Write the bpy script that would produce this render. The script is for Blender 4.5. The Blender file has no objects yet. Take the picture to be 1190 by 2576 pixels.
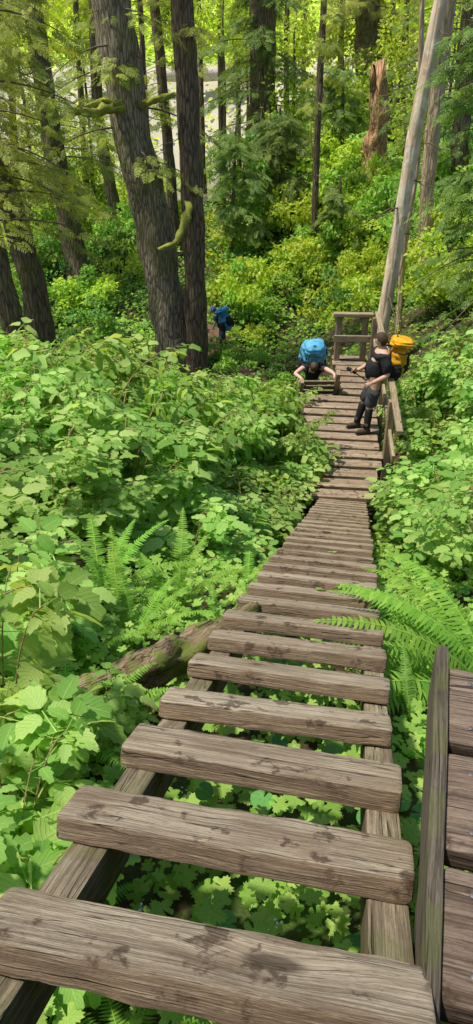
import bpy, bmesh, math, random
import numpy as np
from mathutils import Vector, Matrix, noise
random.seed(7); rng = np.random.default_rng(7)
R = math.radians; PI = math.pi
scene = bpy.context.scene; col = scene.collection
try:
    scene.view_settings.view_transform = 'Standard'; scene.view_settings.look = 'None'; scene.view_settings.exposure = 0
except Exception: pass
# ------------------------------------------------------------ camera maths
TH = R(31); ct, st = math.cos(TH), math.sin(TH); FP, CX, CY = 1839.0, 595.0, 1288.0
def P(px, py, t):
    u = (px-CX)/FP; v = (CY-py)/FP
    return Vector((u*t, (ct+v*st)*t, (-st+v*ct)*t))
def PY(px, py, Y):
    v = (CY-py)/FP
    return P(px, py, Y/(ct+v*st))
def depth(p): return p[1]*ct - p[2]*st
cam = bpy.data.cameras.new('camera'); co = bpy.data.objects.new('camera', cam); col.objects.link(co)
cam.sensor_fit = 'VERTICAL'; cam.sensor_height = 24; cam.lens = 12/(CY/FP); cam.clip_start = .05; cam.clip_end = 900
co.location = (0, 0, 0); co.rotation_euler = (R(90)-TH, 0, 0); scene.camera = co
# ------------------------------------------------------------ light
w = bpy.data.worlds.new('World'); scene.world = w; w.use_nodes = True
nt = w.node_tree; bg = nt.nodes['Background']; sky = nt.nodes.new('ShaderNodeTexSky'); sky.sky_type = 'NISHITA'; sky.sun_disc = False
S = Vector((-.38, -.06, .92)).normalized()
sky.sun_elevation = math.asin(S.z); sky.sun_rotation = math.atan2(S.x, S.y)
nt.links.new(sky.outputs[0], bg.inputs[0]); bg.inputs[1].default_value = .15
sl = bpy.data.lights.new('sun', 'SUN'); sl.energy = 5.0; sl.angle = R(3.5); sl.color = (1, .94, .80)
so = bpy.data.objects.new('sun', sl); col.objects.link(so); so.rotation_euler = S.to_track_quat('Z', 'Y').to_euler(); so.location = (0, 0, 30)
# ------------------------------------------------------------ materials
class NT:
    def __init__(s, name):
        s.m = bpy.data.materials.new(name); s.m.use_nodes = True; s.t = s.m.node_tree
        s.out = s.t.nodes['Material Output']; s.b = s.t.nodes['Principled BSDF']
    def n(s, typ, ins=None, **kw):
        n = s.t.nodes.new('ShaderNode'+typ)
        for k, v in kw.items(): setattr(n, k, v)
        for k, v in (ins or {}).items():
            if isinstance(v, bpy.types.NodeSocket): s.t.links.new(v, n.inputs[k])
            else: n.inputs[k].default_value = v
        return n
    def math(s, op, a, b=0.0, clamp=False):
        return s.n('Math', {0: a, 1: b}, operation=op, use_clamp=clamp).outputs[0]
    def mix(s, f, a, b):
        n = s.n('Mix', {0: f}, data_type='RGBA')
        for i, v in ((6, a), (7, b)):
            if isinstance(v, bpy.types.NodeSocket): s.t.links.new(v, n.inputs[i])
            else: n.inputs[i].default_value = (*v[:3], 1)
        return n.outputs[2]
    def ramp(s, f, stops):
        n = s.n('ValToRGB', {0: f}); e = n.color_ramp.elements
        while len(e) < len(stops): e.new(.5)
        for x, (p, c) in zip(e, stops): x.position = p; x.color = (*c, 1) if len(c) == 3 else c
        return n.outputs[0]
    def rng(s, f, a, b, c=0., d=1.):
        return s.n('MapRange', {0: f, 1: a, 2: b, 3: c, 4: d}).outputs[0]
    def set(s, **kw):
        for k, v in kw.items():
            k = {'color': 'Base Color', 'rough': 'Roughness', 'normal': 'Normal', 'spec': 'Specular IOR Level', 'metal': 'Metallic'}[k]
            if isinstance(v, bpy.types.NodeSocket): s.t.links.new(v, s.b.inputs[k])
            else: s.b.inputs[k].default_value = v if not isinstance(v, tuple) else (*v, 1)
    def bump(s, h, strength=.4, dist=.01):
        return s.n('Bump', {'Height': h, 'Strength': strength, 'Distance': dist}).outputs[0]

def leaf_mat(name, c0, c1, c2, trans=.35, veins=False, rough=.5, tcol=None, spec=.25):
    m = NT(name); a = m.n('Attribute', attribute_name='lf'); sp = m.n('SeparateXYZ', {0: a.outputs['Vector']})
    u, v, r = sp.outputs
    oi = m.n('ObjectInfo').outputs['Random']
    c = m.ramp(r, [(0., c0), (.55, c1), (1., c2)])
    if veins:
        av = m.math('ABSOLUTE', v)
        q = m.math('SUBTRACT', m.math('MULTIPLY', u, 8.0), m.math('MULTIPLY', av, 2.6))
        fr = m.math('ABSOLUTE', m.math('SUBTRACT', m.math('FRACT', q), .5))
        vein = m.rng(fr, .0, .16, 1., 0.)
        c = m.mix(m.math('MULTIPLY', vein, .22), c, (c0[0]*.6, c0[1]*.6, c0[2]*.6))
        mid = m.rng(av, .0, .09, 1., 0.)
        c = m.mix(m.math('MULTIPLY', mid, .4), c, (c2[0]*1.2, c2[1]*1.15, c2[2]*1.3))
        m.set(normal=m.bump(m.math('SUBTRACT', 1., vein), .35, .004))
    hs = m.n('HueSaturation', {'Hue': m.rng(oi, 0, 1, .482, .508), 'Saturation': 1., 'Value': m.rng(oi, 0, 1, .85, 1.18), 'Color': c})
    c = hs.outputs[0]
    m.set(color=c, rough=rough, spec=spec)
    tm = m.n('Mix', {0: 1.0}, data_type='RGBA', blend_type='MULTIPLY'); m.t.links.new(c, tm.inputs[6]); tm.inputs[7].default_value = (*(tcol or (1.4, 1.35, .65)), 1)
    tr = m.n('BsdfTranslucent', {'Color': tm.outputs[2]})
    ms = m.n('MixShader', {0: trans, 1: m.b.outputs[0], 2: tr.outputs[0]}); m.t.links.new(ms.outputs[0], m.out.inputs[0])
    return m.m
def wood_mat(name, top, side, dark, mud=True, grain=52., moss=0., cont=.58, mosscol=(.12, .14, .04)):
    m = NT(name); tc = m.n('TexCoord').outputs['Object']; oi = m.n('ObjectInfo').outputs['Random']
    off = m.n('CombineXYZ', {0: m.math('MULTIPLY', oi, 37.), 1: m.math('MULTIPLY', oi, 11.), 2: m.math('MULTIPLY', oi, 5.)}).outputs[0]
    p = m.n('VectorMath', {0: tc, 1: off}, operation='ADD').outputs[0]
    wob = m.n('TexNoise', {'Vector': m.n('Mapping', {'Vector': p, 'Scale': (1.6, 5, 5)}).outputs[0], 'Scale': 1.2, 'Detail': 2.}).outputs[0]
    kv = m.n('TexVoronoi', {'Vector': m.n('Mapping', {'Vector': p, 'Scale': (2.4, 6., 6.)}).outputs[0], 'Scale': 1., 'Randomness': 1.})
    kd = kv.outputs['Distance']; kon = m.math('GREATER_THAN', m.n('SeparateXYZ', {0: kv.outputs['Color']}).outputs[0], .60)
    kb = m.math('MULTIPLY', m.rng(kd, .0, .4, 1., 0.), kon)
    p2 = m.n('VectorMath', {0: p, 1: m.n('CombineXYZ', {1: m.math('ADD', m.math('MULTIPLY', wob, .035), m.math('MULTIPLY', kb, .035)), 2: m.math('MULTIPLY', wob, .025)}).outputs[0]}, operation='ADD').outputs[0]
    g1 = m.n('TexNoise', {'Vector': m.n('Mapping', {'Vector': p2, 'Scale': (2.6, grain*3.4, grain*3.4)}).outputs[0], 'Scale': 1.5, 'Detail': 7., 'Roughness': .72}).outputs[0]
    g2 = m.n('TexNoise', {'Vector': m.n('Mapping', {'Vector': p2, 'Scale': (1., grain*.9, grain*.9)}).outputs[0], 'Scale': 1.3, 'Detail': 4., 'Roughness': .6}).outputs[0]
    fine = m.n('TexNoise', {'Vector': m.n('Mapping', {'Vector': p, 'Scale': (25, 90, 90)}).outputs[0], 'Scale': 2., 'Detail': 3.}).outputs[0]
    big = m.n('TexNoise', {'Vector': m.n('Mapping', {'Vector': p, 'Scale': (2.5, 7, 7)}).outputs[0], 'Scale': 1.6, 'Detail': 5.}).outputs[0]
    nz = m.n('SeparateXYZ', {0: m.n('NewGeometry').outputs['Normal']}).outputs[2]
    base = m.mix(m.rng(nz, .55, .85), side, top)  # greyer weathered tops, browner sides; shading contrast between faces is painted in too
    base = m.mix(m.math('MULTIPLY', m.rng(big, .42, .68), .75), base, tuple(x*.85 for x in side))
    base = m.mix(m.math('MULTIPLY', oi, .4), base, tuple(x*.85 for x in side))
    c = m.mix(m.math('MULTIPLY', m.rng(g1, .52, .36), cont*1.2), base, dark)
    c = m.mix(m.math('MULTIPLY', m.rng(g2, .50, .38), cont*.9), c, dark)
    c = m.mix(m.math('MULTIPLY', m.rng(g1, .54, .7), .5), c, tuple(min(1, x*1.3) for x in top))
    c = m.mix(m.math('MULTIPLY', m.rng(fine, .55, .7), .3), c, dark)
    crk = m.n('TexNoise', {'Vector': m.n('Mapping', {'Vector': p2, 'Scale': (1.1, 34, 34)}).outputs[0], 'Scale': 1., 'Detail': 2.}).outputs[0]
    ck = m.rng(m.math('ABSOLUTE', m.math('SUBTRACT', crk, .5)), .0, .018, 1., 0.)
    ck = m.math('MULTIPLY', ck, m.rng(big, .55, .46)); c = m.mix(m.math('MULTIPLY', ck, .85), c, tuple(x*.35 for x in dark))
    c = m.mix(m.math('MULTIPLY', m.math('MULTIPLY', m.rng(kd, .09, .15, 1., 0.), kon), .8), c, tuple(x*.5 for x in dark))
    h = m.math('SUBTRACT', m.math('ADD', m.math('ADD', g1, g2), m.math('MULTIPLY', fine, .3)), m.math('MULTIPLY', ck, .8))
    if mud:
        mn = m.n('TexNoise', {'Vector': p, 'Scale': 12., 'Detail': 6., 'Roughness': .65}).outputs[0]
        mk = m.math('MULTIPLY', m.rng(mn, .575, .63), m.rng(nz, .2, .5))
        c = m.mix(m.math('MULTIPLY', mk, .75), c, (.07, .043, .029))
    if moss:
        mn = m.n('TexNoise', {'Vector': p, 'Scale': 9., 'Detail': 6.}).outputs[0]
        c = m.mix(m.math('MULTIPLY', m.rng(mn, .50, .58), moss), c, mosscol)
    m.set(color=c, rough=.9, spec=.12, normal=m.bump(h, 1., .007))
    return m.m
def bark_mat(name, c0, c1, moss=.3, mosscol=(.20, .22, .045), scale=7., mottled=None, zs=.16):
    m = NT(name); tc = m.n('TexCoord').outputs['Object']
    v = m.n('Mapping', {'Vector': tc, 'Scale': (scale, scale, scale*zs)}).outputs[0]
    a = m.n('TexNoise', {'Vector': v, 'Scale': 2.2, 'Detail': 7., 'Roughness': .68}).outputs[0]
    vo = m.n('TexVoronoi', {'Vector': v, 'Scale': 1.6}, feature='DISTANCE_TO_EDGE').outputs[0]
    h = m.math('ADD', a, m.math('MULTIPLY', m.rng(vo, 0, .25), .5))
    c = m.mix(m.rng(h, .45, .95), c0, c1)
    if mottled:
        q = m.n('TexNoise', {'Vector': m.n('Mapping', {'Vector': tc, 'Scale': (1.2, 1.2, 1.)}).outputs[0], 'Scale': 3.5, 'Detail': 4.}).outputs[0]
        c = m.mix(m.rng(q, .5, .6), c, mottled)
    q = m.n('TexNoise', {'Vector': tc, 'Scale': 1.3, 'Detail': 6., 'Roughness': .65}).outputs[0]
    c = m.mix(m.math('MULTIPLY', m.rng(q, .5, .66), moss), c, mosscol)
    m.set(color=c, rough=.95, spec=.15, normal=m.bump(h, .9, .05))
    return m.m
def plain(name, c, rough=.7, var=.25, scale=30., spec=.3, metal=0., bump=.0):
    m = NT(name); tc = m.n('TexCoord').outputs['Object']
    q = m.n('TexNoise', {'Vector': tc, 'Scale': scale, 'Detail': 4.}).outputs[0]
    cc = m.mix(m.rng(q, .3, .7), tuple(x*(1-var) for x in c), tuple(min(1, x*(1+var)) for x in c))
    m.set(color=cc, rough=rough, spec=spec, metal=metal)
    if bump: m.set(normal=m.bump(q, bump, .01))
    return m.m
M = {}
M['berry'] = leaf_mat('salmonberry_leaf', (.18, .37, .075), (.32, .53, .125), (.52, .68, .22), .47, True, .62, None, .14)
M['salal'] = leaf_mat('salal_leaf', (.17, .36, .045), (.29, .50, .07), (.50, .64, .12), .38, True, .42)
M['lobed'] = leaf_mat('foamflower_leaf', (.20, .42, .06), (.31, .56, .10), (.47, .66, .16), .38, True)
M['heart'] = leaf_mat('heart_leaf', (.08, .25, .06), (.12, .32, .08), (.17, .40, .11), .2, True, .3)
M['fern'] = leaf_mat('fern_leaf', (.13, .32, .04), (.21, .45, .06), (.34, .56, .09), .38, False, .65, None, .12)
M['fern_shade_tone'] = leaf_mat('fern_shade_tone_leaf', (.08, .20, .03), (.12, .28, .04), (.18, .37, .06), .3, False)  # darker copy of the fern leaf, shade put into its colour
M['bright'] = leaf_mat('sunlit_tone_leaf', (.28, .45, .03), (.45, .60, .07), (.62, .70, .15), .47)  # sunlight on the slope is partly put into this leaf colour
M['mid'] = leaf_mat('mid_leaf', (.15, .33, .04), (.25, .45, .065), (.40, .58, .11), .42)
M['dark'] = leaf_mat('shade_tone_leaf', (.075, .19, .035), (.12, .27, .05), (.22, .38, .08), .3)  # shaded counterpart of the bright leaf, shade painted into the green
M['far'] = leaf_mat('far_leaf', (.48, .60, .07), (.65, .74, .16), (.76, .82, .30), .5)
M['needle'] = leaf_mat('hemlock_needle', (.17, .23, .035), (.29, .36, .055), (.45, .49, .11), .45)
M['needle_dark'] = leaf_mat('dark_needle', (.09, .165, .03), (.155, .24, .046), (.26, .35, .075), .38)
M['stem'] = plain('stem', (.32, .22, .10), .8)
M['twig'] = plain('twig_bark', (.14, .11, .07), .9)
M['wood'] = wood_mat('weathered_plank', (.56, .47, .35), (.29, .205, .132), (.135, .095, .065))
M['rail'] = wood_mat('rail_wood', (.42, .35, .24), (.18, .13, .085), (.08, .058, .038), False, 30., .35)
M['deckwood'] = wood_mat('deck_plank', (.50, .385, .275), (.26, .18, .12), (.12, .082, .055))
M['lightwood'] = wood_mat('railing_wood', (.50, .39, .255), (.33, .245, .16), (.15, .105, .065), False)
M['redwood'] = wood_mat('red_plank', (.38, .29, .22), (.22, .155, .112), (.08, .054, .038), True, 52., 0., .75)
M['greywood'] = wood_mat('grey_beam', (.20, .17, .13), (.15, .122, .092), (.045, .036, .027), False, 44., .4, .7)
M['logwood'] = wood_mat('rotten_log_wood', (.33, .25, .155), (.21, .15, .09), (.085, .06, .038), False, 16., .95, .6, (.16, .20, .045))
M['bark_grey'] = bark_mat('grey_bark', (.115, .088, .06), (.38, .315, .23), .5)
M['bark_dark'] = bark_mat('dark_bark', (.068, .047, .033), (.22, .16, .115), .25)
M['bark_left'] = bark_mat('left_bark', (.078, .058, .038), (.25, .19, .125), .5)
M['bark_alder'] = bark_mat('alder_bark', (.58, .42, .28), (.80, .62, .45), .22, (.42, .38, .15), 3., (.85, .71, .55))
M['bark_tan'] = bark_mat('tan_bark', (.36, .25, .145), (.66, .49, .33), .3)
M['bark_red'] = bark_mat('red_bark', (.26, .125, .06), (.64, .38, .21), .15)
M['moss'] = plain('moss', (.28, .295, .06), 1., .5, 40., .1, 0., 1.)
M['palelog'] = bark_mat('bleached_log', (.42, .36, .28), (.74, .66, .54), .2)
M['skin'] = plain('skin', (.56, .34, .25), .55, .08)
M['skin_pale'] = plain('skin_pale', (.66, .42, .33), .55, .08)
M['hair'] = plain('hair_brown', (.065, .037, .02), .7, .5, 90.)
M['hair_light'] = plain('hair_streaked', (.075, .05, .03), .7, .8, 60.)
M['black'] = plain('black_cloth', (.018, .018, .02), .85, .4)
M['grey'] = plain('grey_cloth', (.055, .055, .058), .9, .15, 8.)
M['boot'] = plain('boot_leather', (.06, .042, .03), .8, .4)
M['blue'] = plain('blue_nylon', (.07, .32, .55), .6, .35, 9., .25)
M['bluelight'] = plain('pale_blue_nylon', (.10, .36, .57), .65, .35, 9., .2)
M['yellow'] = plain('yellow_nylon', (.68, .32, .012), .65, .35, 9., .2)
M['purple'] = plain('purple_cloth', (.28, .19, .48), .8)
M['denim'] = plain('blue_cloth', (.06, .09, .15), .85)
M['steel'] = plain('steel', (.16, .16, .165), .6, .2, 30., .3, .6)
M['eye'] = plain('eye', (.02, .015, .01), .2)
M['white'] = plain('white_petal', (.8, .8, .78), .6, .05)
# ground
m = NT('forest_soil'); pos = m.n('NewGeometry').outputs['Position']; sx = m.n('SeparateXYZ', {0: pos})
q = m.n('TexNoise', {'Vector': pos, 'Scale': 1.1, 'Detail': 8., 'Roughness': .7}).outputs[0]
q2 = m.n('TexNoise', {'Vector': pos, 'Scale': 14., 'Detail': 6., 'Roughness': .7}).outputs[0]
c = m.mix(m.rng(q, .35, .65), (.04, .03, .018), (.09, .064, .038)); c = m.mix(m.rng(q2, .5, .7), c, (.15, .11, .065)); c = m.mix(m.rng(q, .5, .6), c, (.07, .13, .025))
gr = m.mix(m.rng(q2, .35, .65), (.38, .35, .27), (.62, .58, .46)); yy = m.math('ADD', sx.outputs[1], m.math('MULTIPLY', q, 6.))
c = m.mix(m.rng(yy, 62, 65), c, gr); c = m.mix(m.rng(yy, 76, 80), c, (.30, .43, .06))
m.set(color=c, rough=1., spec=.1, normal=m.bump(q2, .8, .05)); M['ground'] = m.m
m = NT('trail_dirt'); pos = m.n('NewGeometry').outputs['Position']
q2 = m.n('TexNoise', {'Vector': pos, 'Scale': 5., 'Detail': 8., 'Roughness': .7}).outputs[0]
m.set(color=m.mix(m.rng(q2, .35, .65), (.07, .045, .03), (.23, .145, .10)), rough=1., spec=.1, normal=m.bump(q2, 1., .05)); M['trail'] = m.m
m = NT('creek_water'); q2 = m.n('TexNoise', {'Vector': m.n('NewGeometry').outputs['Position'], 'Scale': 3., 'Detail': 4.}).outputs[0]
m.set(color=(.16, .15, .11), rough=.12, normal=m.bump(q2, .3, .05)); M['water'] = m.m
# ------------------------------------------------------------ tagging helpers
def tag(o, label=None, cat=None, group=None, kind=None):
    if label: o['label'] = label
    if cat: o['category'] = cat
    if group: o['group'] = group
    if kind: o['kind'] = kind
    return o
def empty(name, loc, label, cat, group=None):
    o = bpy.data.objects.new(name, None); o.empty_display_size = .2; col.objects.link(o); o.location = loc
    return tag(o, label, cat, group)
def link(name, me, mat, parent=None):
    o = bpy.data.objects.new(name, me); col.objects.link(o)
    if mat is not None and not me.materials: me.materials.append(mat)
    if parent is not None: o.parent = parent
    return o
def vmesh(name, V, F, smooth=True, origin=(0, 0, 0)):
    me = bpy.data.meshes.new(name); ox = origin
    me.from_pydata([(v[0]-ox[0], v[1]-ox[1], v[2]-ox[2]) for v in V], [], F)
    if smooth: me.polygons.foreach_set('use_smooth', [True]*len(me.polygons))
    me.update(); return me
def trimesh(name, V, F, L, origin=None):
    V = np.asarray(V, dtype=np.float32)
    if origin is not None: V = V-np.asarray(origin, dtype=np.float32)
    me = bpy.data.meshes.new(name); me.vertices.add(len(V)); me.vertices.foreach_set('co', V.ravel())
    F = np.asarray(F, dtype=np.int32); me.loops.add(F.size); me.polygons.add(len(F))
    me.polygons.foreach_set('loop_start', np.arange(0, F.size, 3, dtype=np.int32)); me.loops.foreach_set('vertex_index', F.ravel())
    a = me.attributes.new('lf', 'FLOAT_VECTOR', 'POINT'); a.data.foreach_set('vector', np.asarray(L, dtype=np.float32).ravel())
    me.update(calc_edges=True); me.validate(); return me
# ------------------------------------------------------------ shape helpers
def merge(parts):
    V, F = [], []
    for v, f in parts:
        b = len(V); V += [tuple(x) for x in v]; F += [[i+b for i in q] for q in f]
    return V, F
def tube(pts, radii, n=8, wob=0., seed=0, flat=None):
    pts = [Vector(p) for p in pts]; V, F = [], []; k = len(pts)
    ref = Vector((0.13, .21, .97)) if abs((pts[-1]-pts[0]).normalized().z) < .8 else Vector((1, 0.1, 0))
    for i, p in enumerate(pts):
        d = (pts[min(i+1, k-1)]-pts[max(i-1, 0)]).normalized()
        s = d.cross(ref).normalized(); u = s.cross(d).normalized(); r = radii[i] if hasattr(radii, '__len__') else radii
        for j in range(n):
            a = 2*PI*j/n; rr = r*(1+wob*noise.noise(Vector((math.cos(a)*2+seed, math.sin(a)*2, i*.35+seed)))) if wob else r
            V.append(p+(s*math.cos(a)+u*math.sin(a)*(flat or 1.))*rr)
    for i in range(k-1):
        for j in range(n):
            F.append([i*n+j, i*n+(j+1) % n, (i+1)*n+(j+1) % n, (i+1)*n+j])
    F.append(list(range(n))[::-1]); F.append([(k-1)*n+j for j in range(n)])
    return V, F
def plank_vf(L, W, T, seed=0, rnd=.012, worn=.006, nx=18, endr=.03):
    """long axis x, width y, thickness z; crisp faces, worn corners"""
    prof = []
    for cx, cy, a0 in ((1, 1, 0), (-1, 1, 90), (-1, -1, 180), (1, -1, 270)):
        for a in (0, 45, 90):
            prof.append((cx*(W/2-rnd)+rnd*math.cos(R(a0+a)), cy*(T/2-rnd)+rnd*math.sin(R(a0+a))))
    prof2 = []
    for i in range(len(prof)):
        p, q = prof[i], prof[(i+1) % len(prof)]; prof2.append(p); dl = math.hypot(p[0]-q[0], p[1]-q[1])
        if dl > .03:
            for k in (.12, .5, .88): prof2.append((p[0]+(q[0]-p[0])*k, p[1]+(q[1]-p[1])*k))
    n = len(prof2); V, F = [], []; e = min(endr, L*.1)
    xs = [-L/2, -L/2+e*.12, -L/2+e*.45, -L/2+e]+[-L/2+e+(L-2*e)*i/nx for i in range(1, nx)]+[L/2-e, L/2-e*.45, L/2-e*.12, L/2]
    ins = [.9, .45, .12, 0]+[0]*(nx-1)+[0, .12, .45, .9]
    for x, s in zip(xs, ins):
        for y, z in prof2:
            d = noise.noise(Vector((x*3+seed*7.3, y*7, z*7+seed)))*worn + noise.noise(Vector((x*16+seed*3.3, y*30, z*30)))*worn*.5
            yy = y-math.copysign(min(abs(y)*.5, s*e*.55), y); zz = z-math.copysign(min(abs(z)*.4, s*e*.16), z)
            V.append((x, yy+(math.copysign(d, y) if abs(y) > W*.4 else 0), zz+(math.copysign(d*.6, z) if abs(z) > T*.4 else 0)))
    m_ = len(xs)
    for i in range(m_-1):
        for j in range(n): F.append([i*n+j, i*n+(j+1) % n, (i+1)*n+(j+1) % n, (i+1)*n+j])
    F.append([j for j in range(n)]); F.append([(m_-1)*n+j for j in range(n)][::-1])
    return V, [f[::-1] for f in F]
def hardmesh(name, V, F):
    me = vmesh(name, V, F)
    try: me.set_sharp_from_angle(angle=R(26))
    except Exception: pass
    return me
def basis(x, y, z, loc):
    m_ = Matrix((x, y, z)).transposed().to_4x4(); m_.translation = loc; return m_
def board(name, a, b, W, T, up, mat, parent, seed=0, rnd=.006, worn=.004, endr=.012):
    a, b = Vector(a), Vector(b); x = (b-a).normalized(); y = Vector(up).cross(x).normalized(); z = x.cross(y)
    V, F = plank_vf((b-a).length, W, T, seed, rnd, worn, 14, endr)
    o = link(name, hardmesh(name, V, F), mat, parent)
    o.matrix_basis = (Matrix.Translation(-parent.location) if parent else Matrix())@basis(x, y, z, (a+b)/2)
    return o
# ------------------------------------------------------------ terrain
def sm(x): x = np.clip(x, 0, 1); return x*x*(3-2*x)
YN = [-40, -10, -3, 0, .6, 2, 5, 9.5, 12, 16, 20, 24, 27]; ZN = [6, 2.4, -.4, -1.5, -1.80, -2.40, -3.86, -6.2, -6.9, -8.2, -8.75, -8.9, -8.9]
YL = YN+[40, 52, 62, 73, 90, 140, 260]; ZL = ZN+[-7.7, -7.2, -7.2, 0.1, 4, 24, 60]
YR = YN+[30, 36, 42, 55, 73, 90, 140, 260]; ZR = ZN+[-7.7, -5.3, -3.9, -3., .2, 4, 24, 60]
def g(x, y):
    x = np.asarray(x, float); y = np.asarray(y, float)
    wgt = sm((x+1.5-np.clip((y-40)*.1, 0, 2))/3.5)
    z = np.interp(y, YL, ZL)*(1-wgt)+np.interp(y, YR, ZR)*wgt
    xl = np.minimum(-.06+.187*(y-.6), 2.2)
    k = np.interp(y, [8, 16], [.30, .85]); fade = np.interp(y, [26, 40], [1, .25])
    z = z+k*fade*np.clip(x-xl-.9+np.interp(y, [8, 16], [0, .6]), 0, 4.5)
    z = z+.30*np.clip(xl-.6-x, 0, 2.8)*np.interp(y, [-2, 1, 3, 12, 17], [.2, .5, 1, .8, 0])
    z = z+(.10*np.sin(x*1.7+y*.6)+.08*np.sin(x*.7-y*1.3+1))*np.interp(y, [2, 20], [.3, 1.3])
    return z
def gz(x, y): return float(g(x, y))
def G(px, py):
    t = .6
    while t < 170:
        p = P(px, py, t)
        if p.z < gz(p.x, p.y): return p
        t += .06+t*.006
    return P(px, py, 170)
xs = np.concatenate([np.linspace(-200, -22, 20), np.linspace(-20, -6, 24), np.linspace(-5.6, 6, 46), np.linspace(6.6, 20, 22), np.linspace(24, 200, 20)])
ys = np.concatenate([np.linspace(-40, -4, 12), np.linspace(-3, 30, 110), np.linspace(30.8, 100, 70), np.linspace(105, 260, 20)])
XX, YY = np.meshgrid(xs, ys); ZZ = g(XX, YY)
V = np.stack([XX, YY, ZZ], -1).reshape(-1, 3); nx_ = len(xs)
idx = np.arange(len(V)).reshape(len(ys), nx_); a_, b_, c_, d_ = idx[:-1, :-1].ravel(), idx[:-1, 1:].ravel(), idx[1:, 1:].ravel(), idx[1:, :-1].ravel()
F = np.concatenate([np.stack([a_, b_, c_], 1), np.stack([a_, c_, d_], 1)])
tag(link('ground', trimesh('ground', V, F, np.zeros_like(V)), M['ground']), kind='structure')
def strip(name, pts, wd, mat, lift=.012):
    V, F = [], []; L = []
    for i in range(len(pts)-1):
        for k in range(6): L.append(Vector(pts[i]).lerp(Vector(pts[i+1]), k/6))
    L.append(Vector(pts[-1])); nc = 9
    for i, p in enumerate(L):
        d = (L[min(i+1, len(L)-1)]-L[max(i-1, 0)]).normalized(); s = Vector((d.y, -d.x))
        for j in range(nc):
            ww = wd*(1+.4*noise.noise(Vector((i*.4, 0, 3)))); q = p+s*((j/(nc-1)-.5)*ww)
            V.append((q.x, q.y, gz(q.x, q.y)+lift+.05*(1-abs(j/(nc-1)*2-1))))
    for i in range(len(L)-1):
        for j in range(nc-1): F.append([i*nc+j, i*nc+j+1, (i+1)*nc+j+1, (i+1)*nc+j])
    return tag(link(name, vmesh(name, V, F), mat), kind='structure')
strip('trail', [(1.9, 16.6), (1.4, 19), (.6, 22), (0, 24.5), (-.6, 26.4), (-1.3, 29), (-2.8, 32)], 1.2, M['trail'])
strip('trail_bank', [(-.5, 25.6), (-2.4, 22.6), (-4.2, 21.6), (-6, 22.5)], 1.7, M['trail'], .03)
wy = [(-60, 50.5), (3, 50.5), (3, 63), (-60, 63)]
tag(link('creek', vmesh('creek', [(x, y, -7.05) for x, y in wy], [[0, 1, 2, 3]], False), M['water']), kind='structure')
# ------------------------------------------------------------ plank ladder
LD = Vector((.166, .887, -.431)).normalized(); RD = Vector((.983, -.184, 0)).normalized(); LNm = RD.cross(LD).normalized()
A = Vector((.304, .589, -1.216)); WID = .735
def lad(s, across, up=0): return A+LD*s-RD*across+LNm*up
lb = lad(10.0, WID/2); lad_root = empty('plank_ladder', lb, 'long weathered plank ladder running down the slope to the platform', 'ladder')
NR = 28
for i in range(-1, NR):
    s = i*.372+random.uniform(-.014, .014)
    Lr = WID+random.uniform(-.03, .02); V, F = plank_vf(Lr, .150+random.uniform(-.007, .009), .054, i*1.7+3, .006, .007, 34, .024)
    o = link('rung', hardmesh('rung', V, F), M['wood'], lad_root)
    tilt = Matrix.Rotation(R(random.uniform(-2., 2.)), 4, 'Z')@Matrix.Rotation(R(random.uniform(-3., 3.)), 4, 'X')
    o.matrix_basis = Matrix.Translation(-lb)@basis(RD, LD, LNm, lad(s, WID/2+random.uniform(-.002, .010), -.028))@tilt
for ac in (.052, WID-.062):
    board('rail', lad(-1., ac, -.121), lad(10.2, ac, -.121), .08, .125, LNm, M['rail'], lad_root, ac*9, .006, .004)
# ------------------------------------------------------------ landing at the lower right
zt = -1.235; lr = Vector((.494, 1.38, zt)); hd = Vector((.206, .78, 0)).normalized(); hr = Vector((hd.y, -hd.x, 0))
land = empty('plank_landing', lr-Vector((0, .5, .5)), 'weathered plank landing beside the near end of the ladder, cut by the right edge', 'platform')
ofs = hr*.018
board('side_beam', lr+ofs+hd*.02+Vector((0, 0, -.075)), lr+ofs-hd*1.7+Vector((0, 0, -.075)), .028, .165, (0, 0, 1), M['greywood'], land, 3, .005, .005, .006)
for i in range(6):
    c0 = lr+ofs+hr*.016-hd*(.16+i*.268); o = board('plank', c0+Vector((0, 0, -.032)), c0+hr*1.0+Vector((0, 0, -.032)), .235, .05, (0, 0, 1), M['redwood'], land, i+20, .008, .011, .016)
    for dy in (-.07, .07):
        V, F = tube([(0, 0, 0), (0, 0, .003), (0, 0, .004)], [.006, .006, .004], 10)
        sc = link('screw', vmesh('screw', V, F), M['steel'], o); sc.location = (-.5+.05, dy, .0255)
board('joist', lr+ofs+hr*.98-hd*1.6+Vector((0, 0, -.15)), lr+ofs+hr*.98+Vector((0, 0, -.15)), .06, .18, (0, 0, 1), M['greywood'], land, 9)
for kx, ky in ((.08, -.12), (.9, -.1), (.9, -1.2)):
    q = lr+ofs+hr*kx+hd*ky; board('post', (q.x, q.y, gz(q.x, q.y)-.15), (q.x, q.y, zt-.06), .08, .08, (1, 0, 0), M['greywood'], land, kx)
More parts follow.
